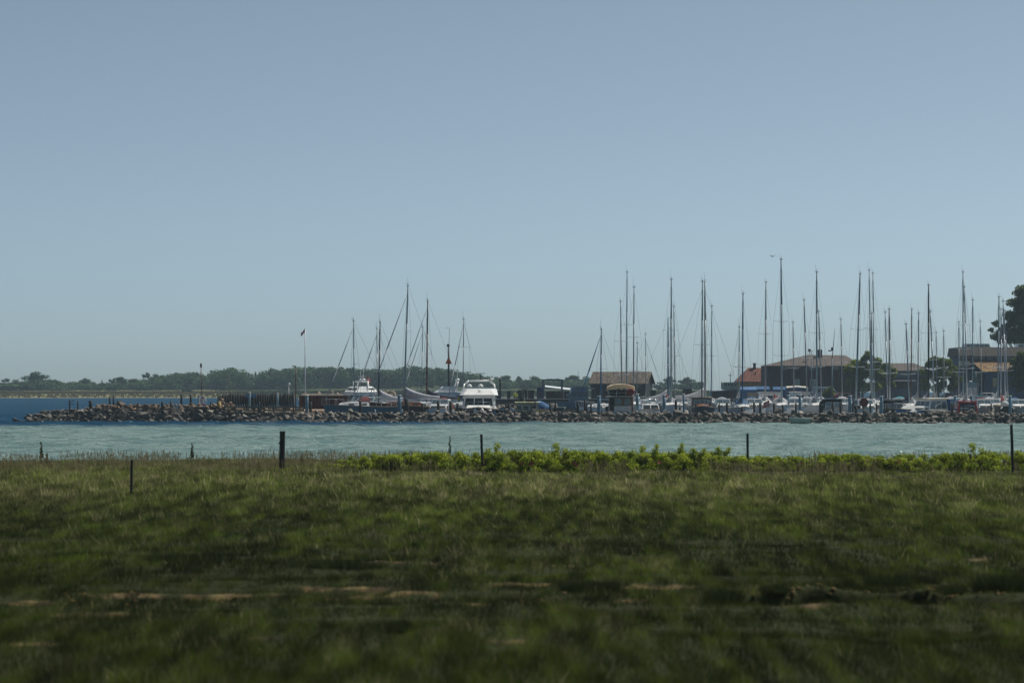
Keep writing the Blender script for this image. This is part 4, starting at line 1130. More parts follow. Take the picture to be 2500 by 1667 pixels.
MB().add([(-1.36, -3.88, 3.14), (-.2, -3.88, 3.30), (0, -3.88, 3.2), (.25, -3.88, 3.30), (1.36, -3.88, 3.14), (1.3, -3.88, 3.46), (.8, -3.88, 3.66), (0, -3.88, 3.74), (-.8, -3.88, 3.66), (-1.3, -3.88, 3.46)], [tuple(range(10))]).build('canopy_back', canvas_cream, cano)
MB().box((0, -2.4, 2.85), (2.2, 1.8, .6)).build('upper_seat', canvas_black, o)
rr = MB()
for k in range(18):
    a, b = k * 6.283 / 18, (k + 1) * 6.283 / 18
    rr.tube((.95 + .27 * math.cos(a), -4.05, 2.98 + .27 * math.sin(a)), (.95 + .27 * math.cos(b), -4.05, 2.98 + .27 * math.sin(b)), .11, n=7)
rr.build('life_ring', red_paint, o)
MB().tube((.95, -4.0, 2.98), (.95, -4.08, 2.98), .2, n=10).build('ring_cover', deep_red, o)
pulpit(o, secs, False)
MB().box((1.45, -4.3, 1.25), (.4, .6, .55), top=(.8, .8)).build('stern_locker', offwhite, o)

# --- olive wheelhouse work boat
o, secs = motor_hull('olive cream work boat wheelhouse with three rounded windows', 1285, 286, 90, 6.2, 2.4, .85, 1.15, hull_navy, teak, 'work_boat')
h = MB(); h.box((0, -.1, 1.35), (1.9, 2.3, 1.05), top=(.95, .96)); h = h.build('wheelhouse', olive, o)
for k in (-.72, 0, .72):                      # camera side is local +x after the turn
    sgn = -1
    fr_ = MB(); fr_.prism([(k - .13 + y - .1, z - .1) for y, z in ((-.16, 1.28), (-.08, 1.2), (.32, 1.2), (.42, 1.28), (.42, 1.66), (.32, 1.74), (-.08, 1.74), (-.16, 1.66))], 0, -.975, -.93)
    f = fr_.build('window', stripe_white, h)
    MB().box((-.985, k + .0, 1.37), (.03, .40, .36)).build('pane', glass, f)
    MB().box((-.955, k + .38, 1.40), (.03, .06, .95)).build('pillar', yellow, h)
roof_slab(o, -1.4, 1.15, 1.05, 1.92, olive)
MB().box((0.2, -.5, 2.08), (.9, .7, .25)).box((.2, .5, 2.15), (.5, .4, .4)).build('roof_gear', dark_metal, o)
MB().tube((0, .2, 1.9), (0, .2, 2.7), .03, n=6).build('light_mast', steel, o)
pulpit(o, secs)

# --- boat under a blue canopy
o, secs = motor_hull('small pale boat under a bright blue canopy', 1327, 296, 205, 5.2, 1.5, .95, 1.2, white, white, 'canopy_dinghy')
ring = [(math.cos(t), math.sin(t)) for t in [i * math.pi / 8 for i in range(9)]]
m = MB(); m.loft([[(u * .68, -2.3, 1.1 + v * .8) for u, v in ring], [(u * .70, -1.0, 1.1 + v * .95) for u, v in ring], [(u * .66, .2, 1.1 + v * .7) for u, v in ring], [(u * .5, 1.2, 1.1 + v * .25) for u, v in ring]], caps=True, smooth=True)
m.build('canopy', canvas_blue, o); pulpit(o, secs)
MB().ball((-1.2, .6, .8), (.16, .16, .38)).build('fender', hull_green, o)

# --- pale green boats behind the rocks, centre
o, secs = motor_hull('low grey green open boat left of the cream canopy boat', 1375, 287, 84, 5.6, 2.0, .95, 1.22, hull_green, grey_wood, 'open_boat')
house_box(o, 'cuddy', -.2, 1.3, .75, .68, .95, 1.45, hull_green, 2, 1, 0, .4)
MB().box((0, -2.3, 1.2), (.4, .35, .6), top=(.7, .8)).build('outboard_motor', hull_black, o)
o, secs = motor_hull('dark teal open boat beside the leftmost blue mooring post', 1432, 288, 100, 5.2, 2.0, .95, 1.2, hull_teal, grey_wood, 'open_boat')
MB().box((0, -2.1, 1.2), (.4, .35, .6), top=(.7, .8)).build('outboard_motor', hull_black, o); MB().box((0, .2, 1.15), (1.5, .35, .08)).build('thwart', teak, o)

# --- white motor yachts in the back at left
def yacht(label, px, Y, hd, L, B, fly=True, name='motor_yacht'):
    o, secs = motor_hull(label, px, Y, hd, L, B, 1.3, 1.9, white, white, name)
    h1 = house_box(o, 'saloon', -L * .34, L * .22, B * .43, B * .38, 1.35, 2.75, white, 3, 4, .1, 1.3, glass, .25)
    roof_slab(o, -L * .40, L * .12, B * .45, 2.82, white)
    if fly:
        h2 = house_box(o, 'flybridge', -L * .25, L * .06, B * .36, B * .30, 2.85, 3.55, white, 2, 0, .2, .9, glass, .3)
        MB().path([Vector((-B * .34, -L * .2, 2.9)), Vector((-B * .28, -L * .25, 4.2)), Vector((B * .28, -L * .25, 4.2)), Vector((B * .34, -L * .2, 2.9))], .09, 7).build('radar_arch', white, o)
        MB().ball((0, -L * .25, 4.42), (.32, .32, .18)).tube((0, -L * .25, 4.3), (0, -L * .25, 5.6), .04, .02, 6).box((0, -L * .25, 4.9), (.6, .1, .08)).build('radar', white, o)
    pulpit(o, secs); lifelines(o, secs)
    return o
y1 = yacht('white motor yacht with dark windows nearest the rust brown wall', 861, 372, 142, 8.5, 3.0, True)
y2 = yacht('white motor yacht with red flag and radar mast behind the black mast', 897, 385, 205, 10, 3.6, True)
ensign(y2, (-1.0, -2.6, 3.9), .9, .7)
yacht('low white motorboat behind the grey and navy boom covers', 1075, 372, 100, 9, 3.0, True)
yacht('white motorboat with roof domes behind the boats below the tiled house', 1880, 345, 176, 9, 3.4, False)
q = yacht('pale motorboat left of the silver van', 1958, 378, 186, 8, 3.0, False)

# --- boats of the right-hand quay front row
o, secs = motor_hull('white cabin boat with blue striped canopy in front of the masts', 2256, 284.8, 128, 8.2, 2.9, .95, 1.3, mid_blue, white, 'cabin_boat')
h1 = house_box(o, 'foredeck_trunk', -.4, 2.9, 1.15, .95, 1.0, 1.58, white, 0, 2, 0, .9, glass, .35)
h2 = house_box(o, 'wheelhouse', -2.2, .55, 1.22, 1.08, 1.05, 2.25, white, 3, 3, .1, .55, glass_clear, .18)
roof_slab(h2, -2.4, .35, 1.22, 2.30, offwhite)
m = MB(); m.loft([[(-1.2, -3.8, 1.1), (-1.1, -3.7, 2.1), (0, -3.7, 2.25), (1.1, -3.7, 2.1), (1.2, -3.8, 1.1)], [(-1.22, -2.15, 1.1), (-1.15, -2.2, 2.28), (0, -2.2, 2.42), (1.15, -2.2, 2.28), (1.22, -2.15, 1.1)]], caps=True)
cn = m.build('canopy', canvas_blue, o)
for sd in (-1, 1):
    for k in range(2): MB().box((sd * 1.195, -2.7 - .55 * k, 1.65), (.03, .30, .75)).build('canopy_window', stripe_white, cn)
pulpit(o, secs)
o, secs = motor_hull('red cabin boat with dark windscreen right of the striped-canopy boat', 2362, 283.5, 172, 6.5, 2.2, .8, 1.05, red_paint, white, 'cabin_boat')
h2 = house_box(o, 'wheelhouse', -2.0, 1.3, 1.12, .95, .8, 1.98, red_paint, 1, 3, .1, .45, glass, .10, mx=.09)
roof_slab(h2, -2.2, .95, 1.02, 2.03, red_paint)
MB().box((.35, 1.28, 1.35), (.8, .03, .04)).build('wiper', steel, h2); pulpit(o, secs)
o, secs = motor_hull('black barge stern with bollards near the right edge', 2445, 283, 0, 6.5, 1.25 * 1.05, 1.55, 1.7, hull_black, grey_wood, 'barge', 1.0)
for xx in (-.45, .45): MB().tube((xx, -3.2, 1.5), (xx * 1.4, -3.4, 1.35), .05, n=6).ball((xx * 1.4, -3.4, 1.35), .08).build('bollard', white, o)
MB().ball((.0, -2, 1.75), (.4, .5, .34)).build('tarpaulin', stripe_white, o)
o, secs = motor_hull('dark canopied motorboat left of the round red sign', 2033, 288, 176, 7.5, 2.6, 1.0, 1.3, white, white, 'motorboat')
h2 = house_box(o, 'wheelhouse', -2.4, .9, 1.1, 1.0, 1.05, 2.2, canvas_black, 2, 3, .1, .7, glass_clear, .2); roof_slab(h2, -2.6, .5, 1.12, 2.25, hull_blue); pulpit(o, secs); lifelines(o, secs)
o, secs = motor_hull('dark green canopied boat right of the turquoise sailboat', 2180, 290, 174, 7, 2.5, .95, 1.25, hull_navy, teak, 'motorboat')
h2 = house_box(o, 'wheelhouse', -2.4, .9, 1.1, 1.0, 1.0, 2.05, canvas_black, 2, 3, .1, .6, glass_clear, .25); roof_slab(h2, -2.6, .5, 1.1, 2.1, canvas_black); pulpit(o, secs); lifelines(o, secs)
MB().ball((-1.3, .4, 1.35), (.22, .22, .22)).ball((1.2, 1.2, 1.3), (.2, .2, .3)).build('fender', white, o)
o, secs = motor_hull('grey open boat with rails at the right edge', 2490, 292, 170, 6.5, 2.3, 1.0, 1.3, hull_blue, white, 'motorboat')
house_box(o, 'console', -1.0, .6, .7, .6, 1.05, 1.9, white, 2, 1, 0, .4, glass_clear); pulpit(o, secs); lifelines(o, secs)
o, secs = motor_hull('white sailing cutter hull with beige cover behind the slim blue post', 1585, 292, 184, 7.5, 2.6, 1.0, 1.25, white, white, 'motorboat')
h2 = house_box(o, 'cabin', -2.2, 1.6, 1.0, .9, 1.05, 1.75, white, 2, 3, .1, .7); pulpit(o, secs); lifelines(o, secs)
MB().path([Vector((-1.1, -2.6, 1.0)), Vector((-1.0, -2.7, 2.2)), Vector((1.0, -2.7, 2.2)), Vector((1.1, -2.6, 1.0))], .05, 6).build('stern_arch', steel, o)

# --- rowing dinghy on the open water
o, secs = motor_hull('small pale green dinghy floating off the rocks', 1952, 262, 97, 1.9, 1.15, .55, .62, hull_green, hull_green, 'dinghy', .85, white, None, 'dinghy')
for yy in (-.45, .2): MB().box((0, yy, .62), (.9, .2, .035)).build('thwart', teak, o)
MB().box((0, -.92, .55), (.3, .14, .35), top=(.8, .8)).build('transom_pad', grey_wood, o)

# --- sailboats: label, mast foot px, mast top py, distance
A = alu; T = alu_teal; D_ = alu_dark
sailboat('grey blue sloop with dark red sprayhood, leftmost of all the masts', 866, 784, 287, 863, 122, 8.2, T, .085, hull_blue, None, (.5,), jib=.05, hood=canvas_red, fb=1.5)
sailboat('sailboat with thick black mast right of the leftmost sloop', 923, 787, 304, 928, 125, 8.6, mast_black, .115, white, canvas_grey, (.5,), jib=0)
sailboat('sailboat with thin mast just behind the thick black mast', 922, 803, 335, 920, 125, 8, D_, .075, white, None, (.45,), jib=.05)
sailboat('brown hulled yacht with grey boom cover and tallest mast of the left group', 985, 698, 292, 996, 118, 9.8, T, .13, hull_brown, canvas_grey, (.36, .62), jib=.06, boom=4.0, cabin_m=varnish, fb=1.4)
sailboat('sailboat with brown wooden mast and navy boom cover', 1041, 735, 308, 1044, 120, 9.6, mast_wood, .13, hull_navy, canvas_navy, (.5,), jib=.05, boom=3.8)
sailboat('sailboat with slim mast between the grey and brown masts', 1028, 799, 345, 1032, 130, 8, D_, .07, white, None, (.45,), jib=.045)
sailboat('sailboat with slim pale mast left of the white flybridge cruiser', 1130, 780, 330, 1132, 150, 8.5, D_, .08, white, canvas_navy, (.4, .68), jib=.05)
sailboat('sailboat with blue mast and blue furled jib left of the cream canopy boat', 1466, 804, 303, 1468, 130, 7.8, alu_blue, .11, white, None, (.5,), jib=.075)
sailboat('sailboat mast leaning left over the black shed, middle height', 1519, 736, 330, 1515, 180, 9, D_, .10, white, canvas_grey, (.30, .62))
sailboat('tallest mast standing in front of the black shed', 1529, 664, 352, 1531, 180, 11, T, .11, white, canvas_navy, (.35, .60))
sailboat('pale silver mast at the right part of the black shed roof', 1546, 701, 312, 1548, 178, 10, D_, .10, white, canvas_pale, (.30, .58))
sailboat('short mast just right of the silver mast by the black shed', 1554, 838, 380, 1556, 180, 7, D_, .085, white, None, (.55,))
sailboat('short slim mast at the gable end of the black shed', 1577, 817, 392, 1576, -125, 8, D_, .07, white, None, (.5,), jib=.03)
sailboat('blue mast with pale boom cover right of the black shed', 1631, 780, 322, 1631, -112, 8.5, alu_blue, .12, white, canvas_pale, (.45,), boom=2.2)
sailboat('tall dark mast just right of the short blue mast', 1638, 682, 300, 1639, 180, 10, T, .12, white, canvas_pale, (.33, .60), hood=canvas_grey, flag=True)
sailboat('grey mast leaning against the tall dark one right of the shed', 1649, 748, 340, 1645, 180, 9, D_, .10, white, None, (.5,))
sailboat('wooden motorsailer with varnished wheelhouse and dark blue bow', 1713, 687, 288, 1715, 180, 9.5, T, .115, hull_navy, None, (.5,), cabin_m=varnish, wood_house=True, dn=teak, name='motorsailer')
sailboat('thick masted yacht with pale heaped boom cover beside the motorsailer', 1722, 689, 312, 1721, -116, 10.5, D_, .15, white, canvas_pale, (.5,), boom=3.4)
sailboat('thin blue mast right of the motorsailer pair', 1736, 747, 345, 1738, 180, 8.5, alu_blue, .085, white, None, (.5,), jib=0)
sailboat('short mast left of the blue tented sailboat', 1803, 798, 335, 1805, 180, 8, D_, .08, white, None, (.5,))
sailboat('blue mast sailboat with blue tent over its cockpit', 1812, 717, 290, 1814, 180, 8.5, alu_blue, .11, white, canvas_blue, (.36,), hood=canvas_blue, dn=white)
sailboat('grey green mast rising in front of the tiled roof', 1868, 689, 330, 1870, 180, 10, D_, .125, white, canvas_pale, (.33, .58))
sailboat('white yacht with the tallest mast in the whole harbour', 1909, 633, 291, 1907, 180, 10.5, T, .14, white, canvas_pale, (.35, .58), flag=True, hood=canvas_pale)
sailboat('short mast right of the tallest mast, before the brown hall', 1939, 787, 350, 1936, 180, 8.5, D_, .10, white, None, (.45,))
sailboat('mast leaning left with antenna before the brown hall roof', 1972, 732, 330, 1963, 180, 9, D_, .115, white, canvas_pale, (.45,))
sailboat('white sailboat with tall straight mast before the silver van', 1994, 664, 291, 1994, 180, 10, T, .13, white, None, (.30, .55), hood=canvas_grey)
sailboat('short dark mast leaning left behind the tall straight one', 2007, 760, 352, 1999, 180, 8.5, D_, .11, white, None, (.5,))
sailboat('slim mast left of the thick leaning mast by the first tree', 2057, 780, 342, 2053, 180, 8.5, D_, .095, hull_navy, None, (.5,))
sailboat('thick mast leaning right in front of the first green tree', 2088, 668, 302, 2100, 180, 10.5, T, .15, white, canvas_navy, (.30, .58))
sailboat('tall slim mast, left one of the pair above the first tree', 2127, 660, 338, 2122, 180, 10, D_, .10, white, None, (.32, .57))
sailboat('tall slim mast, right one of the pair above the first tree', 2135, 667, 352, 2131, 180, 10, D_, .10, white, None, (.32, .57))
sailboat('turquoise sailboat bow beside the round red sign', 2130, 765, 289, 2127, 180, 9, T, .135, hull_teal, None, (.40,))
sailboat('white mast leaning left of the thick dark blue one', 2168, 762, 335, 2161, 180, 8.5, A, .10, white, None, (.35,))
sailboat('thick dark blue mast between the two middle trees', 2173, 755, 318, 2171, 180, 9, alu_dark, .15, hull_navy, None, (.35,))
sailboat('mast leaning left above the white striped-canopy boat', 2222, 791, 308, 2212, 180, 8.5, T, .12, white, canvas_navy, (.4,), hood=canvas_navy)
sailboat('brown wooden mast left of the second tree', 2224, 755, 362, 2226, 180, 9, mast_wood, .115, hull_brown, None, (.5,))
sailboat('grey mast just left of the second tree', 2240, 765, 332, 2243, 180, 9, D_, .11, white, canvas_grey, (.4,))
sailboat('thick black mast rising through the second tree', 2267, 696, 326, 2267, 180, 10, mast_black, .15, hull_black, canvas_grey, (.38, .6))
sailboat('pale mast leaning left beside the thick black one', 2284, 760, 305, 2271, 180, 9, A, .10, white, canvas_grey, (.4,))
sailboat('short slender mast above the right half of the second tree', 2287, 812, 396, 2286, 180, 7.5, D_, .07, white, None, (.5,))
sailboat('short grey mast at the right end of the second tree', 2305, 808, 350, 2304, 180, 8, D_, .09, white, None, (.38,))
sailboat('short mast left of the tall mast by the flat roofed building', 2341, 787, 348, 2341, 180, 8.5, D_, .10, white, None, (.4,))
sailboat('tall mast at the left corner of the flat roofed building', 2352, 664, 336, 2351, 180, 10.5, T, .12, white, canvas_grey, (.42, .6))
sailboat('mast leaning left against the tall corner mast', 2363, 700, 310, 2354, 180, 9.5, A, .10, white, canvas_grey, (.32,))
sailboat('mast in front of the white skylights', 2374, 732, 342, 2375, 180, 9, T, .11, white, None, (.4,))
sailboat('short thin mast before the mossy roof', 2398, 785, 332, 2393, 180, 8, D_, .08, white, None, (.4,))
sailboat('leftmost mast of the cluster before the big right tree', 2436, 725, 320, 2439, 180, 9.5, T, .13, white, None, (.35,))
sailboat('second mast of the cluster before the big right tree', 2444, 755, 338, 2444, 180, 9, A, .12, white, None, (.4,))
sailboat('third mast of the cluster before the big right tree', 2456, 735, 308, 2449, 180, 9.5, A, .12, hull_black, None, (.38,))
sailboat('rightmost mast of the cluster before the big right tree', 2463, 757, 350, 2451, 180, 9, A, .11, white, None, (.36,))

# --- small cabin boats filling the berths between the sailboats
FILL = [(1600, 'white', canvas_navy, 'small white cabin boat right of the shed gable'), (1665, 'white', canvas_pale, 'small white cabin boat left of the motorsailer'), (1765, 'white', canvas_grey, 'low white cabin boat between motorsailer and blue tent'), (1842, 'white', canvas_blue, 'white cabin boat with blue hood below the blue covers'),
        (1940, 'white', canvas_pale, 'white cabin boat just right of the tallest mast'), (1970, 'cream', canvas_grey, 'cream cabin boat left of the tall straight mast'), (2062, 'white', canvas_pale, 'white cabin boat behind the dark canopied motorboat'), (2112, 'white', canvas_navy, 'white cabin boat behind the round red sign'),
        (2200, 'blue', canvas_teal, 'blue cabin boat with teal hood left of the striped canopy'), (2306, 'white', canvas_teal, 'white cabin boat with teal hood right of the striped-canopy boat'), (2330, 'white', canvas_grey, 'white cabin boat behind the red one on its left'), (2402, 'cream', canvas_red, 'cream cabin boat with red hood right of the red boat'), (2424, 'white', canvas_pale, 'white cabin boat left of the black barge'), (2485, 'white', canvas_blue, 'white cabin boat with blue hood at the right edge'),
        (1545, 'white', canvas_navy, 'white cabin boat right behind the cream canopy boat'), (945, 'white', canvas_cream, 'small boat with cream hood left of the grey boom cover'), (1075, 'white', canvas_red, 'small boat with orange-red hood below the navy boom cover')]
for px, cl, hood, lb in FILL:
    pk = random.Random(px); L = pk.uniform(5.5, 7.0); B = pk.uniform(2.1, 2.5)
    for Yq in np.arange(285.5, 340, 1.5):
        x = X(px, Yq)
        if free(x - B / 2 - .1, x + B / 2 + .1, Yq - L / 2, Yq + L / 2): break
    hm = {'white': white, 'cream': offwhite, 'blue': mid_blue}[cl]
    o, secs = motor_hull(lb, px, float(Yq), 180 + pk.uniform(-9, 9), L, B, 1.15, 1.4, hm, white, 'cabin_boat')
    h1 = house_box(o, 'cabin', -L * .12, L * .28, B * .40, B * .33, 1.15, 1.75, white, 2, 2, 0, .8, glass, .3)
    h2 = house_box(o, 'windscreen_frame', -L * .16, L * .06, B * .40, B * .36, 1.6, 2.25, white, 2, 1, .1, .35, glass_clear, .18)
    ring = [(math.cos(t) * B * .42, math.sin(t)) for t in [i * math.pi / 8 for i in range(9)]]
    MB().loft([[(u, -L * .42, 1.3 + v * .85) for u, v in ring], [(u, -L * .28, 1.3 + v * 1.12) for u, v in ring], [(u, -L * .15, 1.3 + v * 1.0) for u, v in ring]], caps=True, smooth=True).build('hood', hood, o)
    pulpit(o, secs); lifelines(o, secs)
    for sd in (-1, 1): MB().ball((sd * (B * .5 + .06), pk.uniform(-1, 1), .9), (.11, .11, .28), 8, 6).build('fender', fender_m, o)
# ------------------------------------------------------------------ quay and back of the harbour
QZ = 1.1
q = MB(); q.prism([(X(1205, 446), 446), (X(1880, 446), 446), (X(1880, 446), 440), (160, 440), (160, 700), (X(1205, 446), 700)], 2, -1.2, QZ)
quay = q.build('quay', asphalt); tag(quay, 'harbour quay behind the moored boats', 'quay', kind='structure')
w_ = thing('quay_wall', 'dark timber quay parapet with a white top rail', 'wall', (0, 446.1, 0))
x0, x1 = X(1208, 446), X(1882, 446); nseg = 22
for k in range(nseg):
    a = x0 + (x1 - x0) * k / nseg; b = x0 + (x1 - x0) * (k + 1) / nseg
    MB().box(((a + b) / 2, 0.1, .95), (b - a - .04, .12, 1.25)).build('panel', dark_wood, w_)
    MB().box((a, -.02, .95), (.12, .1, 1.3)).build('upright', dark_wood, w_)
MB().box(((x0 + x1) / 2, .1, 1.64), (x1 - x0, .22, .09)).build('top_rail', offwhite, w_)
g = random.Random(91)
pl = []
for k in range(230):
    px = g.uniform(1205, 1885); zz = g.uniform(-.1, .75); Y = 441.5 + zz * 4 + g.uniform(-.3, .3); pl.append((X(px, Y), Y, zz, g.uniform(.6, 1.25)))
pl.sort(key=lambda r: -r[3])
rock_pile('stone_revetment', 'pale rock slope below the dark quay parapet', pl, 120, ROCKS_T, None, tan_rock)
pl = []
for k in range(330):
    px = g.uniform(735, 965); t = g.random(); Y = 410 + t * 4; zmax = float(Z(np.interp(px, [735, 770, 800, 960], [955, 951, 952, 952]), 414)); pl.append((X(px, Y), Y, -.2 + (zmax - .1) * t + g.uniform(-.2, .1), g.uniform(.6, 1.2)))
pl.sort(key=lambda r: -r[1])
om = rock_pile('outer_mole', 'light tan stone mole behind the left boats', pl, 150, ROCKS_T, None, tan_rock)
MB().prism([(409.5, -1), (413.2, 2.5), (415.5, 2.5), (419, -1)], 0, X(735, 412), X(965, 412)).build('rubble_core', tan_rock, om)
MB().box((X(845, 415), 415.2, 2.95), (5.5, .5, .12)).build('concrete_cap', concrete, om)

# rust brown sheet wall and tarred palisade on the mole at left
rw = thing('sheet_pile_wall', 'rust brown sheet pile wall behind the timber palisade', 'wall', (0, 306, 0))
rust_m = mat('rusty sheet piling', (0.085, 0.026, 0.016), 0.85, var=.35, scale=1.4, stretch=(6, 1, .6), dirt=((0.03, .015, .012), .6), bump=.3)
xa, xb = X(730, 306), X(850, 306)
for k in range(13):
    a = xa + (xb - xa) * k / 13; w2 = (xb - xa) / 13
    MB().prism([(a, 0), (a + w2 * .28, -.16), (a + w2 * .72, -.16), (a + w2, 0), (a + w2, .06), (a, .06)], 2, -.3, float(Z(964, 306)) - .1).build('sheet_pile', rust_m, rw)
MB().box(((xa + xb) / 2, -.02, float(Z(964, 306)) - .06), (xb - xa, .42, .10)).build('capping', concrete, rw)
pa = thing('timber_palisade', 'tarred black timber palisade with one blue panel on the left mole', 'wall', (0, 303, 0))
blu = [601, 625]
px = 533.0; k = 0
while px < 720:
    Y = 303; top = float(Z(961 + g.uniform(-3, 3) + (6 if px < 545 else 0) - (1.5 if 630 < px < 655 else 0), Y)); r = g.uniform(.105, .13)
    mm_ = steel_blue if False else dark_wood
    MB().tube((X(px, Y), g.uniform(-.05, .05), -.4), (X(px, Y), 0, top), r, r * .95, 8).build('pile', mm_, pa)
    px += g.uniform(5.6, 6.6)
MB().box((X(612, 303), -.2, float(Z(966, 303))), (1.05, .06, .40)).build('blue_panel', mid_blue, pa)
MB().box((X(625, 303), .12, float(Z(976, 303))), (X(718, 303) - X(533, 303), .08, .9)).build('backing_boards', dark_wood, pa)
# rubble around the palisade foot
pl = []
for k in range(120):
    px = g.uniform(490, 745); Y = 296 + g.uniform(0, 6); pl.append((X(px, Y), Y, float(Z(996, Y)) - g.uniform(.1, .6) , g.uniform(.5, .95)))
for k in range(40):
    px = g.gauss(545, 14); Y = 300 + g.uniform(-2, 1); pl.append((X(px, Y), Y, g.uniform(.8, float(Z(965, Y)) - .35 - abs(px - 548) * .025), g.uniform(.5, .9)))
rock_pile('stone_rubble', 'brown rubble heaped round the foot of the palisade', pl, 100, ROCKS_B, None, brown_rock)
MB().prism([(294.5, -1), (296, 1.0), (304.5, 1.1), (307, -1)], 0, X(480, 300), X(860, 300)).build('rubble_core', brown_rock, bpy.data.objects['stone_rubble'])
# timber jetty rails in front
jt = thing('timber_jetty', 'weathered timber jetty with three rows of beams on the left breakwater', 'jetty', (0, 278.6, 0))
jy = 0
for r_, (py, th) in enumerate(((994, .15), (1001, .14), (1008, .12))):
    for s_ in range(4):
        a = 545 + s_ * 49; b = a + 48 - (r_ == 1) * 1
        MB().box((X((a + b) / 2, 278.6), r_ * -.10, float(Z(py, 278.6)) + g.uniform(-.02, .02)), (X(b, 278.6) - X(a, 278.6), .16, th), g.uniform(-.004, .004)).build('beam', grey_wood, jt)
for px in range(548, 745, 24): MB().box((X(px, 278.6), .16, float(Z(1004, 278.6))), (.13, .13, 1.1)).build('upright', dark_wood, jt)
for s_ in range(26):
    a = 545 + s_ * 7.5; MB().box((X(a + 3.7, 279.4), .95, float(Z(993, 279.4)) ), (X(a + 7.1, 279.4) - X(a, 279.4), 1.4, .05)).build('deck_plank', grey_wood, jt)
MB().box((X(510, 278.6), .3, float(Z(1000, 278.6))), (X(545, 278.6) - X(492, 278.6), .3, .55)).build('end_baulk', dark_wood, jt)
# walkway behind the breakwater along the berths
wk = thing('walkway', 'low dark walkway running behind the breakwater rocks', 'walkway', (0, 0, 0))
for k in range(40):
    a, b = 760 + k * 46, 760 + (k + 1) * 46 - .8
    xa_, xb_ = X(a, 279), X(b, 279); yy = bw_front((xa_ + xb_) / 2) + 6.6
    MB().box(((xa_ + xb_) / 2, yy, .62), (xb_ - xa_, 1.2, .16), math.atan(-.165)).build('deck_section', dark_wood, wk)

# ------------------------------------------------------------------ piles and posts
def pile(px, ytop, Y, wpx, label, m, cap=None, ybot=None, name='mooring_pile', group=None, lean=0):
    x = X(px, Y); r = wpx / F * Y / 2; top = float(Z(ytop, Y)); bot = -.8 if ybot is None else ybot
    o = thing(name, label, 'post', (x, Y, bot), None, group)
    H = top - bot; g3 = random.Random(px * 3 + ytop)
    secs = [[(lean * t + r * (1 + g3.uniform(-.05, .05)) * math.cos(a * .6283), r * (1 + g3.uniform(-.05, .05)) * math.sin(a * .6283), H * t) for a in range(10)] for t in (0, .25, .5, .75, 1)]
    MB().loft(secs, closed=True, smooth=True).build('shaft', m, o)
    if cap: MB().tube((lean, 0, H - .02), (lean, 0, H + .07), r * 1.22, r * 1.12, 10).build('cap', cap, o)
    return o
BP = [(609, 959, 300, 6), (677, 961, 299, 5), (749, 966, 282, 8), (975, 966, 282, 9), (1462, 968, 281, 8.5), (1556, 963, 284, 7.5), (1621, 965, 281, 7.5), (1669, 962, 300, 5), (1925, 965, 290, 6), (1953, 965, 280, 7), (2075, 967, 279, 8.5), (2152, 968, 279, 8), (2332, 967, 295, 8), (2372, 967, 300, 6.5), (2466, 967, 278, 7.5)]
BL = ['against the blue panel of the palisade', 'thin one against the black palisade', 'at the right end of the weathered timber jetty', 'in front of the grey boom cover', 'left of the cream canopy boat', 'just right of the cream canopy boat', 'below the pale boom cover right of the shed', 'thin one left of the wooden motorsailer',
      'thin one right of the tallest mast', 'left of the tall straight mast boat', 'left of the round red sign', 'right of the turquoise sailboat', 'left above the red cabin boat', 'right above the red cabin boat', 'right of the black barge']
for (px, yt, Y, w), lb in zip(BP, BL): pile(px, yt, Y, w, 'pale blue mooring post ' + lb, post_blue, white, group='pale blue mooring posts')
DP = [(880, 979, 282, 7), (993, 974, 281, 11), (1031, 984, 281, 6.5), (1070, 980, 281, 7), (1100, 980, 281, 7.5), (1117, 984, 280, 6.5), (1236, 986, 280, 5.5), (1243, 984, 280, 5), (1307, 981, 280, 5), (1343, 983, 280, 5), (1356, 983, 280, 5.5), (1411, 983, 280, 6), (1428, 975, 284, 5), (1443, 986, 280, 4.5), (1530, 985, 284, 6), (1614, 992, 279, 4), (1650, 976, 281, 7), (1660, 994, 280, 6), (1756, 985, 281, 4),
      (1775, 984, 280, 6), (1812, 994, 279, 6), (1841, 982, 280, 5), (1856, 983, 279, 6), (1890, 984, 279, 6), (1911, 988, 279, 5), (1943, 984, 279, 5), (2003, 983, 278, 7), (2033, 983, 278, 6), (2052, 982, 278, 5), (2082, 990, 278, 4), (2090, 992, 278, 6), (2125, 985, 278, 4), (2140, 985, 278, 4), (2166, 988, 278, 5), (2325, 985, 277, 5), (2420, 985, 277, 4)]
for k, (px, yt, Y, w) in enumerate(DP): pile(px, yt, Y, w, ORD[k + 1] + ' dark timber mooring pile from the left in front of the boats', dark_wood, None, group='dark mooring piles behind the breakwater')
MP = [(170, 976, 281, 4, 'thin dark post with side bracket, leftmost on the mole'), (190, 979, 281, 3.5, 'thin short dark post, second from the left on the mole'), (221, 978, 281, 9, 'thick dark stump on the left mole'), (268, 970, 284, 5, 'dark post with rounded top on the mole crest'), (277, 967, 284, 4.5, 'slim dark post just right of the rounded-top one'),
      (284, 976, 281, 3.5, 'dark slim post, left one of the crossing pair on the mole'), (291, 977, 281, 3.5, 'dark slim post, right one of the crossing pair on the mole'), (397, 981, 279, 7.5, 'stout dark post standing low in the mole stones'), (414, 979, 279, 4, 'slim leaning dark post beside the stout one'), (443, 962, 286, 5.5, 'dark pile, leftmost of the three behind the mole'), (466, 964, 286, 5.5, 'dark pile, middle of the three behind the mole'), (487, 968, 286, 5.5, 'dark pile, rightmost of the three behind the mole'), (515, 981, 279, 5, 'dark post at the left end of the jetty baulk'), (632, 980, 279, 6, 'dark post rising through the timber jetty'), (758, 981, 279, 7, 'dark post just right of the timber jetty')]
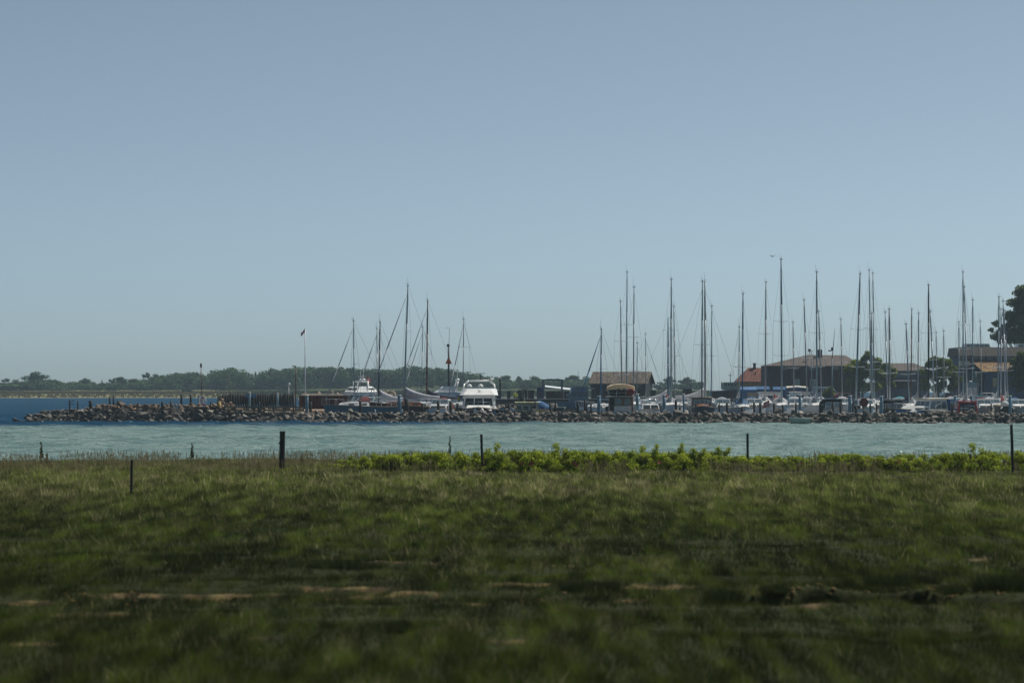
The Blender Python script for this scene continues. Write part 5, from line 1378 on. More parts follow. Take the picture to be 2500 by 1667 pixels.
for px, yt, Y, w, lb in MP:
    o = pile(px, yt, Y, w, lb, dark_wood, None, 0.2, 'mole_post', 'dark posts on the left mole', .12 if 'leaning' in lb or 'pair' in lb else 0)
    if px == 170: MB().box((.24, 0, float(Z(979, Y)) - .2), (.4, .05, .05)).box((.24, 0, float(Z(986, Y)) - .2), (.4, .05, .05)).build('bracket', dark_wood, o)
pile(536, 983, 279, 5, 'yellow topped short post beside the jetty baulk', yellow, None, .3, 'mole_post')
# beacons
o = thing('beacon_pole', 'slim leaning beacon pole with dark can topmark and lifebuoy', 'beacon', (X(494, 283), 283, .8))
H = float(Z(897, 283)) - .8
MB().tube((0, 0, 0), (-.13, 0, H), .05, .035, 8).build('pole', mast_wood, o); MB().tube((-.13, 0, H), (-.135, 0, H + .42), .10, .09, 8).build('topmark', mast_black, o)
rr = MB()
for k in range(14):
    a, b = k * .4488, (k + 1) * .4488
    rr.tube((.1 + .26 * math.cos(a), -.1, 1.25 + .34 * math.sin(a)), (.1 + .26 * math.cos(b), -.1, 1.25 + .34 * math.sin(b)), .075, n=6)
rr.build('lifebuoy', stripe_white, o); MB().box((.1, -.16, .92), (.20, .12, .16)).box((.1, -.16, 1.58), (.2, .12, .16)).build('buoy_band', red_paint, o)
MB().box((-.1, -.02, 1.35), (.5, .04, .9)).build('board', stripe_white, o)
o = thing('beacon_pole', 'black beacon pole with orange triangle topmark behind the navy boom', 'beacon', (X(1096, 400), 400, QZ - 1.5)); H = float(Z(845, 400)) + .4
MB().tube((0, 0, 0), (-.05, 0, H), .17, .12, 8).build('pole', mast_black, o)
MB().tube((-.05, -.1, float(Z(888, 400)) + .4), (-.05, -.1, float(Z(871, 400)) + .4), .62, .05, 4).build('topmark', orange, o)
MB().ball((-.1, 0, H + .1), (.22, .18, .24)).tube((0, 0, H), (.08, 0, H + 2.5), .03, .02, 5).tube((.08, 0, H + 2.5), (-.4, 0, H + 2.6), .02, n=5).build('lantern', mast_black, o)
o = thing('lamp_post', 'thin dark lamp post at the right end of the palisade', 'lamp', (X(722, 300), 300, .9)); H = float(Z(894, 300)) - .9
MB().tube((0, 0, 0), (0, 0, H), .07, .045, 8).build('pole', mast_wood, o); MB().box((-.16, 0, H), (.42, .16, .10)).build('lamp_head', mast_black, o)
o = thing('lamp_post', 'small white lamp post on the palisade', 'lamp', (X(705, 305), 305, .9)); H = float(Z(940, 305)) - .9
MB().tube((0, 0, 0), (0, 0, H), .04, .035, 6).build('pole', white, o); MB().ball((.05, 0, H + .08), (.13, .1, .16)).build('lamp_head', white, o)
o = thing('pole', 'very thin pole standing behind the left end of the palisade', 'pole', (X(559, 320), 320, .2)); MB().tube((0, 0, 0), (0, 0, float(Z(915, 320)) - .2), .035, .025, 6).build('shaft', mast_wood, o)
o = thing('flagpole', 'tall white flagpole flying a small red flag with white cross', 'flagpole', (X(745, 420), 420, 1.0)); H = float(Z(803, 420)) - 1.0
MB().tube((0, 0, 0), (0, 0, H), .11, .06, 8).ball((0, 0, H + .06), .09).build('pole', white, o)
red, whi = MB(), MB()
def fpt(u, v, q_): return (-.06 - u * .58, .12 * math.sin(u * 6) + q_, H - .05 - v * .5 - u * .55 + .06 * math.sin(u * 7))
for i in range(12):
    for j in range(9):
        c_ = i == 4 or j == 4
        (whi if c_ else red).add([fpt(a / 12, b / 9, q_) for q_ in (0, .008) for a, b in ((i, j), (i + 1, j), (i + 1, j + 1), (i, j + 1))], [(3, 2, 1, 0), (4, 5, 6, 7), (0, 1, 5, 4), (1, 2, 6, 5), (2, 3, 7, 6), (3, 0, 4, 7)])
fl_ = red.build('flag', red_paint, o); whi.build('flag_cross', stripe_white, fl_)
# ensign on its own staff among the right boats
o = thing('flag', 'red flag with white cross hanging before the tallest mast yacht', 'flag', (X(1878, 283), 283, .9)); ensign(o, (0, 0, .35), .75, .75)
# round red sign
o = thing('round_sign', 'large dark red round sign on a post by the turquoise bow', 'sign', (X(2109, 278.5), 278.5, -.3)); zc = float(Z(982.5, 278.5)) + .3
MB().tube((0, 0, 0), (0, 0, zc + .2), .07, n=8).build('post', dark_wood, o); MB().tube((0, -.11, zc), (0, -.075, zc), .43, n=28).build('disc', deep_red, o)
for xx in (-.2, .2): MB().tube((xx, -.05, zc - .5), (xx, -.05, zc + 1.5), .012, n=5).build('stay', steel, o)
# small black sign with white mark
o = thing('berth_sign', 'small black board with a white horseshoe mark in front of the boats', 'sign', (X(2008, 278), 278, 0)); zc = float(Z(986, 278))
MB().tube((0, 0, 0), (0, 0, zc), .05, n=6).build('post', dark_wood, o); MB().box((0, -.08, zc), (.5, .05, .62)).build('board', rubber, o)
ar = [Vector((.09 * math.cos(t), -.13, zc - .12 + .12 * math.sin(t))) for t in [i * math.pi / 8 for i in range(9)]]
MB().path([Vector((.09, -.13, zc - .22))] + ar + [Vector((-.09, -.13, zc - .22))], .03, 5).build('mark', stripe_white, o)
# buoy
o = thing('mooring_buoy', 'small orange mooring buoy floating below the timber jetty', 'buoy', (X(557, 247), 247, 0)); MB().ball((0, 0, .06), (.17, .17, .14)).build('float', orange, o); MB().tube((0, 0, .18), (0, 0, .26), .02, n=5).build('eye', steel, o)

# ------------------------------------------------------------------ things on the quay
def bin_(px0, px1, y0, y1, Y, label, m, lid=None, name='steel_skip'):
    x = X((px0 + px1) / 2, Y); zt, zb = float(Z(y0, Y)), QZ; w = X(px1, Y) - X(px0, Y)
    o = thing(name, label, 'container', (x, Y, zb), (0, 0, random.uniform(-.08, .08)), 'dark containers on the quay')
    H = max(.5, zt - zb)
    MB().box((0, 0, H / 2), (w * .9, 1.6, H), top=(1.06, 1.06)).build('body', m, o)
    MB().box((0, 0, H + .03), (w * .98, 1.74, .08)).build('rim', lid or dark_metal, o)
    for k in (-.3, 0, .3): MB().box((k * w, -.84, H * .5), (.09, .10, H * .82)).build('rib', m, o)
    for k in (-.38, .38): MB().box((k * w, 0, .04), (.14, 1.5, .09)).build('skid', dark_metal, o)
for b_ in ((1212, 1224, 954, 974, 450, 'dark steel skip beside the black pile right of the cruiser', dark_metal), (1238, 1246, 955, 974, 450, 'narrow dark bin near the workers in yellow vests', dark_metal), (1264, 1277, 953, 974, 451, 'dark bin right of the two yellow vests', dark_metal), (1276, 1288, 952, 974, 453, 'second dark bin right of the two yellow vests', dark_metal), (1289, 1304, 953, 974, 452, 'wide dark bin left of the blue box', dark_metal),
           (1337, 1351, 956, 974, 449, 'maroon skip below the white low roof', maroon_metal), (1349, 1377, 956, 974, 450, 'long black skip below the white low roof', dark_metal), (1422, 1434, 950, 974, 449, 'tall dark skip left of the blue mast', dark_metal), (1444, 1455, 950, 974, 449, 'tall dark skip between blue mast and cream canopy', dark_metal), (1587, 1600, 954, 972, 449, 'dark skip under the shed gable', dark_metal), (1666, 1690, 950, 972, 449, 'dark skip behind the heaped pale boom cover', dark_metal), (1735, 1790, 955, 974, 449, 'long dark skip with rubble right of the motorsailer', dark_metal)):
    bin_(*b_)
pile(1221, 922, 455, 4.5, 'tall dark pile standing right of the white flybridge cruiser', mast_black, None, QZ, 'steel_pile')
o = thing('blue_container', 'dark blue box left of the blue steel frame', 'container', (X(1318, 452), 452, QZ)); H = float(Z(946, 452)) - QZ
MB().box((0, 0, H / 2), (.98, 1.8, H)).build('body', steel_blue, o)
for k in (-.35, -.1, .15, .4): MB().box((k * .98, -.92, H / 2), (.08, .06, H * .9)).build('rib', steel_blue, o)
o = thing('boat_lift', 'blue steel portal frame of a boat lift on the quay', 'frame', (X(1349, 456), 456, QZ)); H = float(Z(928, 456)) - QZ; hw = (X(1373, 456) - X(1325, 456)) / 2
for sx_ in (-1, 1):
    for sy_ in (0, 2.6): MB().box((sx_ * hw * (1 if sy_ == 0 else .93), sy_, H / 2), (.15, .15, H)).build('leg', steel_blue, o)
    MB().box((sx_ * hw * .96, 1.3, H - .2), (.13, 2.7, .16)).build('side_beam', steel_blue, o)
for sy_ in (0, 2.6): MB().box((0, sy_, H + .05), (hw * 2.06, .16, .18)).build('crossbeam', steel_blue, o)
MB().box((-hw * .86, -.02, H * .4), (.07, .07, H * .8)).build('hose_reel_post', mid_blue, o)
# low building with white roof
o = thing('boat_shed', 'low shed with white sloping roof behind the blue frame', 'building', (X(1376, 470), 470, QZ)); H = float(Z(955, 470)) - QZ; hw = (X(1420, 470) - X(1330, 470)) / 2
MB().box((0, 2, H / 2), (hw * 2 - .3, 4, H)).build('wall', dark_wood, o)
white_roof = mat('white roof sheet', (0.62, 0.66, 0.68), .5, var=.06, dirt=((.3, .3, .28), .3))
MB().add([(-hw, -.4, H + .75), (hw, -.4, H + .02), (hw, 4.5, H + .3), (-hw, 4.5, H + 1.0), (-hw, -.4, H + .60), (hw, -.4, H - .10), (hw, 4.5, H + .2), (-hw, 4.5, H + .9)], [(0, 1, 2, 3), (7, 6, 5, 4), (0, 4, 5, 1), (1, 5, 6, 2), (2, 6, 7, 3), (3, 7, 4, 0)]).build('roof', white_roof, o)
for k in range(4): f = MB().box((-hw * .6 + k * hw * .42, -.01, H * .62), (.7, .06, .5)).build('window', glass_clear, o)
# harbour work boat with signal mast
o, secs = motor_hull('small grey harbour launch with cross-treed signal mast', 1410, 432, 95, 6.5, 2.4, 1.0, 1.3, hull_blue, grey_wood, 'harbour_launch')
house_box(o, 'wheelhouse', -1.6, 1.3, .95, .85, 1.2, 3.5, hull_blue, 3, 3, .1, .3, glass, .35); H = float(Z(902, 432))
MB().tube((0, -.1, 3.4), (0, -.1, H), .05, .03, 6).tube((0, -1.1, H - 1.6), (0, .9, H - 1.5), .03, n=5).tube((0, -.8, H - 2.2), (0, .6, H - 2.2), .03, n=5).build('signal_mast', steel, o)

def gable_house(label, px0, px1, Y, D, yeave, yridge, wm, rm, name, ovh=.35, wins=(), barge=None, hip=0.0):
    x0, x1 = X(px0, Y), X(px1, Y); W2 = (x1 - x0) / 2; ze, zr = float(Z(yeave, Y)) - QZ, float(Z(yridge, Y)) - QZ
    o = thing(name, label, 'building', ((x0 + x1) / 2, Y + D / 2, QZ))
    w = MB(); w.add([(-W2, -D / 2, 0), (W2, -D / 2, 0), (W2, D / 2, 0), (-W2, D / 2, 0), (-W2, -D / 2, ze), (W2, -D / 2, ze), (W2, D / 2, ze), (-W2, D / 2, ze), (-W2 + hip, 0, zr - .12), (W2, 0, zr - .12)],
                    [(0, 1, 5, 4), (2, 3, 7, 6), (1, 2, 6, 9, 5), (3, 0, 4, 8, 7), (4, 5, 9, 8), (6, 7, 8, 9)])
    wall = w.build('wall', wm, o)
    rf = MB(); a = W2 + ovh; e = D / 2 + ovh; dz = (zr - ze) / (D / 2) * ovh
    for s_ in (-1, 1):
        p = [(-a, s_ * e, ze - dz), (a, s_ * e, ze - dz), (a, 0, zr), (-a + hip, 0, zr)]
        rf.add(p + [(q_[0], q_[1], q_[2] + .14) for q_ in p], [(0, 1, 2, 3), (7, 6, 5, 4), (0, 4, 5, 1), (1, 5, 6, 2), (2, 6, 7, 3), (3, 7, 4, 0)])
    if hip: rf.add([(-a, -e, ze - dz + .14), (-a, e, ze - dz + .14), (-a + hip, 0, zr + .14)], [(0, 1, 2)])
    roof = rf.build('roof', rm, o)
    for (u0, u1, z0, z1, fm) in wins:
        f = MB().box((-W2 + 2 * W2 * (u0 + u1) / 2, -D / 2 - .02, (z0 + z1) / 2), (2 * W2 * (u1 - u0), .10, z1 - z0)).build('window', fm, wall)
        MB().box((-W2 + 2 * W2 * (u0 + u1) / 2, -D / 2 - .06, (z0 + z1) / 2), (2 * W2 * (u1 - u0) - .16, .05, z1 - z0 - .16)).build('pane', glass, f)
    if barge:
        for s_ in (-1, 1): MB().tube((W2 + ovh + .02, s_ * e, ze - dz + .05), (W2 + ovh + .02, 0, zr + .06), .08, n=4).build('bargeboard', barge, roof)
        for s_ in (-1,): MB().box((0, s_ * (e + .03), ze - dz + .04), (2 * a, .06, .16)).build('gutter', barge, roof)
    return o, wall, roof, W2, D, ze, zr
felt = mat('weathered grey brown roof felt', (0.115, 0.092, 0.070), .9, var=.4, scale=1.2, stretch=(3, 1, .5), bump=.2, dirt=((.05, .045, .03), .6))
black_wall = mat('black tarred boards', (0.012, 0.018, 0.022), .7, var=.3, scale=2, stretch=(6, 6, .5), bump=.3)
o, wall, roof, W2, D, ze, zr = gable_house('black timber shed with grey brown gable roof behind the masts', 1452, 1588, 470, 6.0, 935, 909, black_wall, felt, 'boat_shed', .35, [(.82, .93, float(Z(947, 470)) - QZ, float(Z(939, 470)) - QZ, grey_wood), (.16, .22, .2, 2.2, grey_wood)], grey_wood)
o.rotation_euler[2] = R(-14)
for k in range(26): MB().box((-W2 + (k + .5) * 2 * W2 / 26, -D / 2 - .025, ze / 2), (.05, .05, ze)).build('board_batten', black_wall, wall)
MB().box((-W2 + .35, -D / 2 - .06, 1.3), (.55, .08, 1.9)).build('white_notice', stripe_white, wall)

tile_m = mat('red clay roof tile', (0.20, 0.062, 0.034), .8, var=.35, scale=2.2, dirt=((.10, .05, .035), .5))
ochre = mat('ochre render', (0.33, 0.21, 0.08), .9, var=.15)
o, wall, roof, W2, D, ze, zr = gable_house('red tiled house with half-hipped roof beside the brown hall', 1806, 1905, 585, 9, 930, 899, ochre, tile_m, 'tiled_house', .5, [(.2, .32, .8, 2, grey_wood), (.5, .62, .8, 2, grey_wood)], None, 2.6)
# pantiles, joined: too small to pick apart
tv = MB(); e = D / 2 + .5; dz = (zr - ze) / (D / 2) * .5; rows_, cols_ = 15, 34; a = W2 + .5
for i in range(rows_):
    t0, t1 = i / rows_, (i + 1) / rows_
    y0, y1_ = -e * (1 - t0), -e * (1 - t1); z0, z1 = ze - dz + (zr - ze + dz) * t0 + .22, ze - dz + (zr - ze + dz) * t1 + .16
    lx = -a + 2.6 * t0
    for j in range(cols_):
        xa_ = -a + 2 * a * j / cols_; xb_ = xa_ + 2 * a / cols_ * .86
        if xa_ < lx: continue
        xm = (xa_ + xb_) / 2
        tv.add([(xa_, y0, z0 - .05), (xm, y0, z0 + .03), (xb_, y0, z0 - .05), (xb_, y1_, z1 - .05), (xm, y1_, z1 + .03), (xa_, y1_, z1 - .05)], [(0, 1, 4, 5), (1, 2, 3, 4)])
tl = tv.build('roof_tiles', tile_m, roof); tl['kind'] = 'stuff'
MB().box((-W2 + 3.4, -.2, zr + .35), (.55, .55, 1.3)).box((-W2 + 3.4, -.2, zr + 1.05), (.8, .8, .12)).build('chimney', rubber, roof)
MB().tube((-W2 + 3.4, -2.4, zr - 1.2), (-W2 + 3.4, -2.4, zr - .7), .14, n=6).build('flue', rubber, roof)

brick = mat('dark brown brick', (0.040, 0.016, 0.012), .9, var=.3, scale=3, dirt=((.02, .014, .012), .5))
hallroof = mat('brown grey roof sheet', (0.066, 0.046, 0.037), .8, var=.2, scale=1.0, dirt=((.07, .055, .045), .4))
o = thing('brick_hall', 'large dark brown brick hall with shallow sloping roof', 'building', (0, 560, QZ))
xa_, xb_, xm, xr = X(1873, 560), X(2100, 560), X(1978, 560), X(2072, 560); ze = float(Z(893, 560)) - QZ; zr = float(Z(868, 560)) - QZ
w = MB(); w.prism([(xa_, 0), (xb_, 0), (xb_, ze), (xa_, ze)], 1, 0, 14); wall = w.build('wall', brick, o)
rf = MB(); rf.add([(xa_ - .4, -.5, ze + .02), (xb_ + .6, -.5, ze + .02), (xr, 6, zr + .15), (xm, 6, zr + .2), (xb_ + .6, 14.5, ze), (xa_ - .4, 14.5, ze), (xa_ - .4, -.5, ze - .14), (xb_ + .6, -.5, ze - .14)],
                  [(0, 1, 2, 3), (1, 4, 2), (4, 5, 3, 2), (5, 0, 3), (0, 6, 7, 1)]); roof = rf.build('roof', hallroof, o)
MB().box((X(2007, 560), 5, zr + .35), (1.05, 1, 1.8)).build('chimney', brick, roof)
for k, px in enumerate((1915, 1943, 1982, 2040)):
    f = MB().box((X(px, 560), -.02, float(Z(898, 560)) - QZ), (1.2, .1, .8)).build('window', grey_wood, wall); MB().box((X(px, 560), -.07, float(Z(898, 560)) - QZ), (.95, .05, .55)).build('pane', glass_clear, f)
for px in (1945, 1985): MB().box((X(px, 560), -.05, float(Z(935, 560)) - QZ), (1.3, .12, 1.6)).build('door', hull_green, wall)
MB().path([Vector((X(1980, 560), 3, zr)), Vector((X(1980, 560), 3, zr + 1.3))], .06, 6).box((X(1980, 560), 3, zr + 1.1), (.5, .4, .5)).build('roof_vent', rubber, roof)

o = thing('low_hall', 'low brown roofed hall with blue wall between the two middle trees', 'building', (0, 575, QZ))
xa_, xb_ = X(2150, 575), X(2268, 575); ze = float(Z(905, 575)) - QZ; zr = float(Z(886, 575)) - QZ
bluewall = mat('faded blue cladding', (0.06, 0.10, 0.145), .7, var=.15, scale=2, stretch=(5, 1, .5), dirt=((.05, .05, .05), .4))
wall = MB().prism([(xa_, 0), (xb_, 0), (xb_, ze), (xa_, ze)], 1, 0, 9).build('wall', bluewall, o)
MB().add([(xa_ - .4, -.6, ze), (xb_ + .5, -.6, ze), (xb_ - 2.4, 4, zr), (xa_ + .6, 4, zr), (xb_ + .5, 9.5, ze), (xa_ - .4, 9.5, ze)], [(0, 1, 2, 3), (1, 4, 2), (4, 5, 3, 2), (5, 0, 3), (0, 5, 4, 1)]).build('roof', hallroof, o)
MB().box(((xa_ + xb_) / 2 - 1, -.08, ze - 2.4), (4.2, .14, 2.0)).build('brick_panel', brick, wall)
MB().box((X(2206, 575), -1.2, float(Z(929, 575)) - QZ), (X(2232, 575) - X(2180, 575), 2.3, .18)).build('awning', stripe_white, wall)
for k in range(3): MB().box((X(2240 + k * 9, 575), -.06, ze - 1.3), (.55, .1, .8)).build('window', glass, wall)

# flat roofed building at right
o = thing('flat_roof_building', 'flat roofed building with grey fascia, skylights and mossy lower roof at right', 'building', (0, 500, QZ))
zf = lambda py: float(Z(py, 500)) - QZ; xf = lambda px: X(px, 500)
fascia = mat('grey brown fascia sheet', (0.11, 0.094, 0.078), .8, var=.18, scale=1.5, stretch=(4, 1, .4), dirt=((.08, .065, .05), .5))
moss = mat('mossy orange roof tile', (0.15, 0.080, 0.028), .9, var=.5, scale=1.6, bump=.4, dirt=((.28, .19, .05), .6))
blue_wall = mat('blue painted wall', (0.025, 0.075, 0.155), .7, var=.15, scale=1.5, stretch=(4, 1, .4), dirt=((.03, .04, .05), .5))
MB().prism([(xf(2352), 0), (xf(2560), 0), (xf(2560), zf(868)), (xf(2352), zf(868))], 1, 3, 16).build('wall', blue_wall, o); uw = o.children[-1]
fa = MB(); fa.add([(xf(2346), 1.4, zf(869)), (xf(2560), 1.4, zf(869)), (xf(2560), 2.6, zf(847)), (xf(2350), 2.6, zf(847)), (xf(2346), 16, zf(869)), (xf(2560), 16, zf(869)), (xf(2560), 16, zf(847)), (xf(2350), 16, zf(847))],
       [(0, 1, 2, 3), (3, 2, 6, 7), (4, 0, 3, 7), (0, 4, 5, 1)]); fas = fa.build('roof', fascia, o)
for a, b in ((2362, 2428), (2492, 2540)):
    sk = MB().prism([(xf(a), zf(848)), (xf(b), zf(848)), (xf(b) - .25, zf(838)), (xf(a) + .25, zf(838))], 1, 4, 7).build('skylight', white, fas)
    n_ = 5 if a == 2362 else 3
    for k in range(n_):
        w2 = (xf(b) - xf(a) - .6) / n_; MB().box((xf(a) + .3 + (k + .5) * w2, 3.97, zf(843)), (w2 * .84, .05, .42)).build('pane', glass_clear, sk)
MB().box((xf(2467), 5, zf(842)), (.5, .5, .9)).build('chimney', dark_metal, fas)
for a, b in ((2360, 2378), (2381, 2394), (2397, 2412), (2416, 2432), (2436, 2452), (2456, 2477)):
    MB().box(((xf(a) + xf(b)) / 2, 2.95, zf(873.5)), (xf(b) - xf(a) - .1, .08, .55)).build('window', glass_clear, uw)
MB().box((xf(2364), 1.5, zf(873)), (1.9, 3.0, .75)).build('balcony', dark_metal, uw)
MB().box((xf(2360), 2.2, zf(887)), (1.7, 2.0, .95)).build('balcony_wall', offwhite, uw)
lw = MB().prism([(xf(2398), 0), (xf(2560), 0), (xf(2560), zf(905)), (xf(2398), zf(905))], 1, -4, 2.8).build('lower_wall', blue_wall, o)
MB().add([(xf(2388), -4.7, zf(906.5)), (xf(2560), -4.7, zf(906.5)), (xf(2560), 2.9, zf(877)), (xf(2374), 2.9, zf(877)), (xf(2388), -4.7, zf(909)), (xf(2560), -4.7, zf(909)), (xf(2560), 2.9, zf(880)), (xf(2374), 2.9, zf(880))], [(0, 1, 2, 3), (7, 6, 5, 4), (0, 4, 5, 1), (1, 5, 6, 2), (2, 6, 7, 3), (3, 7, 4, 0)]).build('lower_roof', moss, o)
for px, wpx, py0, py1, m_ in ((2419, 11, 922, 945, olive), (2449, 9, 925, 944, glass), (2480, 10, 922, 944, glass)):
    f = MB().box((xf(px), -4.03, zf((py0 + py1) / 2)), (wpx / F * 500, .12, zf(py0) - zf(py1))).build('window', grey_wood, lw); MB().box((xf(px), -4.1, zf((py0 + py1) / 2)), (wpx / F * 500 - .16, .06, zf(py0) - zf(py1) - .16)).build('pane', m_, f)
MB().box((xf(2420), -4.05, zf(955)), (.9, .1, 1.5)).build('door', hull_blue, lw)
MB().box((xf(2386), 0, zf(925)), (1.1, 5, 2.6)).build('side_wall', mat('pale green wall', (.16, .19, .13), .8, var=.2), o)
MB().tube((xf(2374), -3.5, 0), (xf(2374), -3.5, zf(908)), .16, n=8).build('column', hull_blue, o)

# ship wheelhouse beyond the quay and blue covered boats
o = thing('moored_ship', 'pale green ship wheelhouse with mast left of the tiled house', 'ship', (X(1788, 500), 500, QZ - .2)); zf5 = lambda py: float(Z(py, 500)) - QZ + .2
hx = lambda px: X(px, 500) - X(1788, 500)
MB().loft([[(hx(1752), 0, 0), (hx(1745), 0, zf5(954)), (hx(1745), 4, zf5(954)), (hx(1752), 4, 0)], [(hx(1812), 0, 0), (hx(1815), 0, zf5(950)), (hx(1815), 4, zf5(950)), (hx(1812), 4, 0)]], closed=True).build('hull', hull_navy, o)
wh = MB().box((hx(1784), 2, (zf5(952) + zf5(933)) / 2), (hx(1800) - hx(1766), 3, zf5(933) - zf5(952))).build('wheelhouse', hull_green, o)
for k in range(4): MB().box((hx(1772 + k * 8), .48, zf5(939)), (.36, .06, .4)).build('window', glass, wh)
MB().tube((hx(1785), 2, zf5(934)), (hx(1785), 2, zf5(908)), .07, .04, 6).box((hx(1785), 2, zf5(916)), (.8, .08, .08)).build('mast', dark_metal, o)
MB().tube((hx(1764), 2, zf5(950)), (hx(1764), 2, zf5(932)), .12, n=6).build('funnel', hull_green, o)
for k, (a, b, y0, Y, lb, m_) in enumerate(((1806, 1846, 944, 480, 'boat hull under pale blue cover below the tiled house', mid_blue), (1838, 1878, 943, 486, 'boat under dark blue cover left of the grey green mast', canvas_blue), (1886, 1932, 944, 480, 'boat under blue cover behind the tallest mast', canvas_blue), (1924, 1972, 945, 492, 'long blue covered boat left of the silver van', canvas_blue))):
    o = thing('covered_boat', lb, 'boat', (X((a + b) / 2, Y), Y, QZ), None, 'boats laid up under blue covers'); hw = (X(b, Y) - X(a, Y)) / 2; H = float(Z(y0, Y)) - QZ
    cv = MB(); cv.loft([[(s_ * hw, -1.2, .5), (s_ * hw, -1.3, H * .8), (s_ * hw * .98, -.4, H * .97), (s_ * hw * .98, .4, H), (s_ * hw, 1.3, H * .8), (s_ * hw, 1.2, .5)] for s_ in (-1, -.5, 0, .5, 1)], caps=True); cv.build('cover', m_, o)
    for s_ in (-.6, .6): MB().box((s_ * hw, 0, .26), (.2, 1.8, .53)).build('cradle', dark_metal, o)
o = thing('white_roof_boat', 'boat cabin with pale curved roof on the quay left of the van', 'boat', (X(1945, 470), 470, QZ)); H = float(Z(942, 470)) - QZ; hw = 1.75
MB().loft([[(-hw, -1, 0), (-hw, -1.1, H - .3), (-hw, 1.1, H - .3), (-hw, 1, 0)], [(hw, -1, 0), (hw * .9, -1.1, H - .3), (hw * .9, 1.1, H - .3), (hw, 1, 0)]], closed=True).build('hull', steel_blue, o)
MB().loft([[(-hw, -1.2, H - .3), (-hw, 0, H - .05), (-hw, 1.2, H - .3)], [(0, -1.25, H - .12), (0, 0, H + .05), (0, 1.25, H - .12)], [(hw, -1.2, H - .32), (hw, 0, H - .1), (hw, 1.2, H - .32)]], caps=False).build('roof', offwhite, o)
o = thing('beige_board', 'beige board leaning on the quay below the blue covers', 'board', (X(1840, 445), 445, .9)); MB().add([(-.7, 0, 0), (-.35, 0, 0), (1.0, .25, 1.75), (-1.05, .25, 1.75), (-.7, .06, 0), (-.35, .06, 0), (1.0, .31, 1.75), (-1.05, .31, 1.75)], [(0, 1, 2, 3), (7, 6, 5, 4), (0, 4, 5, 1), (1, 5, 6, 2), (2, 6, 7, 3), (3, 7, 4, 0)]).build('panel', mat('beige board', (.42, .33, .23), .8, var=.1), o)

# ------------------------------------------------------------------ vehicles
silver = mat('silver blue car paint', (0.33, 0.40, 0.46), .3, metal=.2, var=.04, coat=.5)
car_dark = mat('dark car paint', (0.02, 0.025, 0.035), .3, var=.1, coat=.5)
def vehicle(name, label, px, ytop, Y, rz, prof, width, wins, m, wheels, cat):
    o = thing(name, label, cat, (X(px, Y), Y, QZ), (0, 0, rz), 'vehicles on the quay')
    b_ = MB(); ins = [(p[0] * .985, p[1] - (.03 if p[1] > 1.0 else 0)) for p in prof]
    b_.loft([[(p[0], -width / 2, p[1]) for p in ins], [(p[0], -width / 2 + .10, p[1]) for p in prof], [(p[0], width / 2 - .10, p[1]) for p in prof], [(p[0], width / 2, p[1]) for p in ins]], closed=True)
    bd = b_.build('body', m, o)
    for poly in wins:
        for s_ in (-1, 1): MB().prism(poly, 1, s_ * (width / 2 + .002) - .012, s_ * (width / 2 + .002) + .012).build('window', glass, bd)
    for wx_ in wheels:
        for s_ in (-1, 1):
            t = MB().tube((wx_, s_ * (width / 2 - .2), .33), (wx_, s_ * (width / 2 + .02), .33), .33, n=16).build('wheel', rubber, o)
            MB().tube((wx_, s_ * (width / 2 + .01), .33), (wx_, s_ * (width / 2 + .04), .33), .19, n=12).build('rim', steel, t)
    fx = max(p[0] for p in prof)
    for s_ in (-1, 1): MB().ball((fx - .06, s_ * width * .36, .78), (.08, .16, .10), 8, 6).build('headlight', glass_clear, bd)
    return o
VAN = [(-2.75, .4), (2.7, .4), (2.75, .85), (2.55, 1.15), (1.75, 1.35), (1.05, 2.15), (.6, 2.42), (-2.5, 2.46), (-2.72, 2.2)]
v = vehicle('van', 'silver blue panel van parked in front of the brown hall', 2020, 940, 498, R(-8), VAN, 2.0, [[(.95, 1.4), (1.6, 1.4), (1.0, 2.05), (.35, 2.1), (.35, 1.4)], [(-.55, 1.45), (.2, 1.45), (.2, 2.1), (-.55, 2.1)], [(-1.75, 1.45), (-.75, 1.45), (-.75, 2.1), (-1.75, 2.1)]], silver, (-1.75, 1.75), 'van')
CAR = [(-2.1, .35), (2.05, .35), (2.1, .7), (1.9, .9), (1.0, 1.0), (.3, 1.44), (-1.2, 1.46), (-1.9, 1.0), (-2.1, .9)]
CW = [[(-1.15, 1.02), (-.3, 1.02), (-.3, 1.38), (-.95, 1.38)], [(-.2, 1.02), (.75, 1.02), (.2, 1.38), (-.2, 1.38)]]
vehicle('parked_car', 'dark parked car behind the grey sail cover near the second tree', 2325, 946, 470, R(4), CAR, 1.75, CW, car_dark, (-1.3, 1.3), 'car')
vehicle('parked_car', 'white parked car right of the grey box truck', 2405, 950, 462, R(170), CAR, 1.75, CW, white, (-1.3, 1.3), 'car')
vehicle('parked_car', 'red parked car mostly hidden left of the first tree trunk', 2066, 958, 470, R(6), CAR, 1.75, CW, deep_red, (-1.3, 1.3), 'car')
o = thing('box_truck', 'grey blue box truck before the blue wall at right', 'truck', (X(2372, 480), 480, QZ), (0, 0, R(-6)), 'vehicles on the quay'); H = float(Z(933, 480)) - QZ
MB().box((-.1, 1.6, (H + .8) / 2), (2.6, 3.8, H - .8)).build('cargo_box', hull_blue, o)
cb = house_box(o, 'cab', -.2, -1.6, 1.0, .95, .6, 2.35, white, 0, 0); MB().box((.1, -1.5, 1.75), (1.7, .1, .7)).build('windscreen', glass, cb)
MB().box((0, 1, .6), (1.9, 5, .2)).build('chassis', dark_metal, o)
for yy in (-1.0, 2.6):
    for s_ in (-1, 1): MB().tube((s_ * .85, yy, .42), (s_ * 1.08, yy, .42), .42, n=14).build('wheel', rubber, o)
MB().ball((-.1, 1.0, H + .1), (.3, .3, .16)).build('roof_vent', white, o)

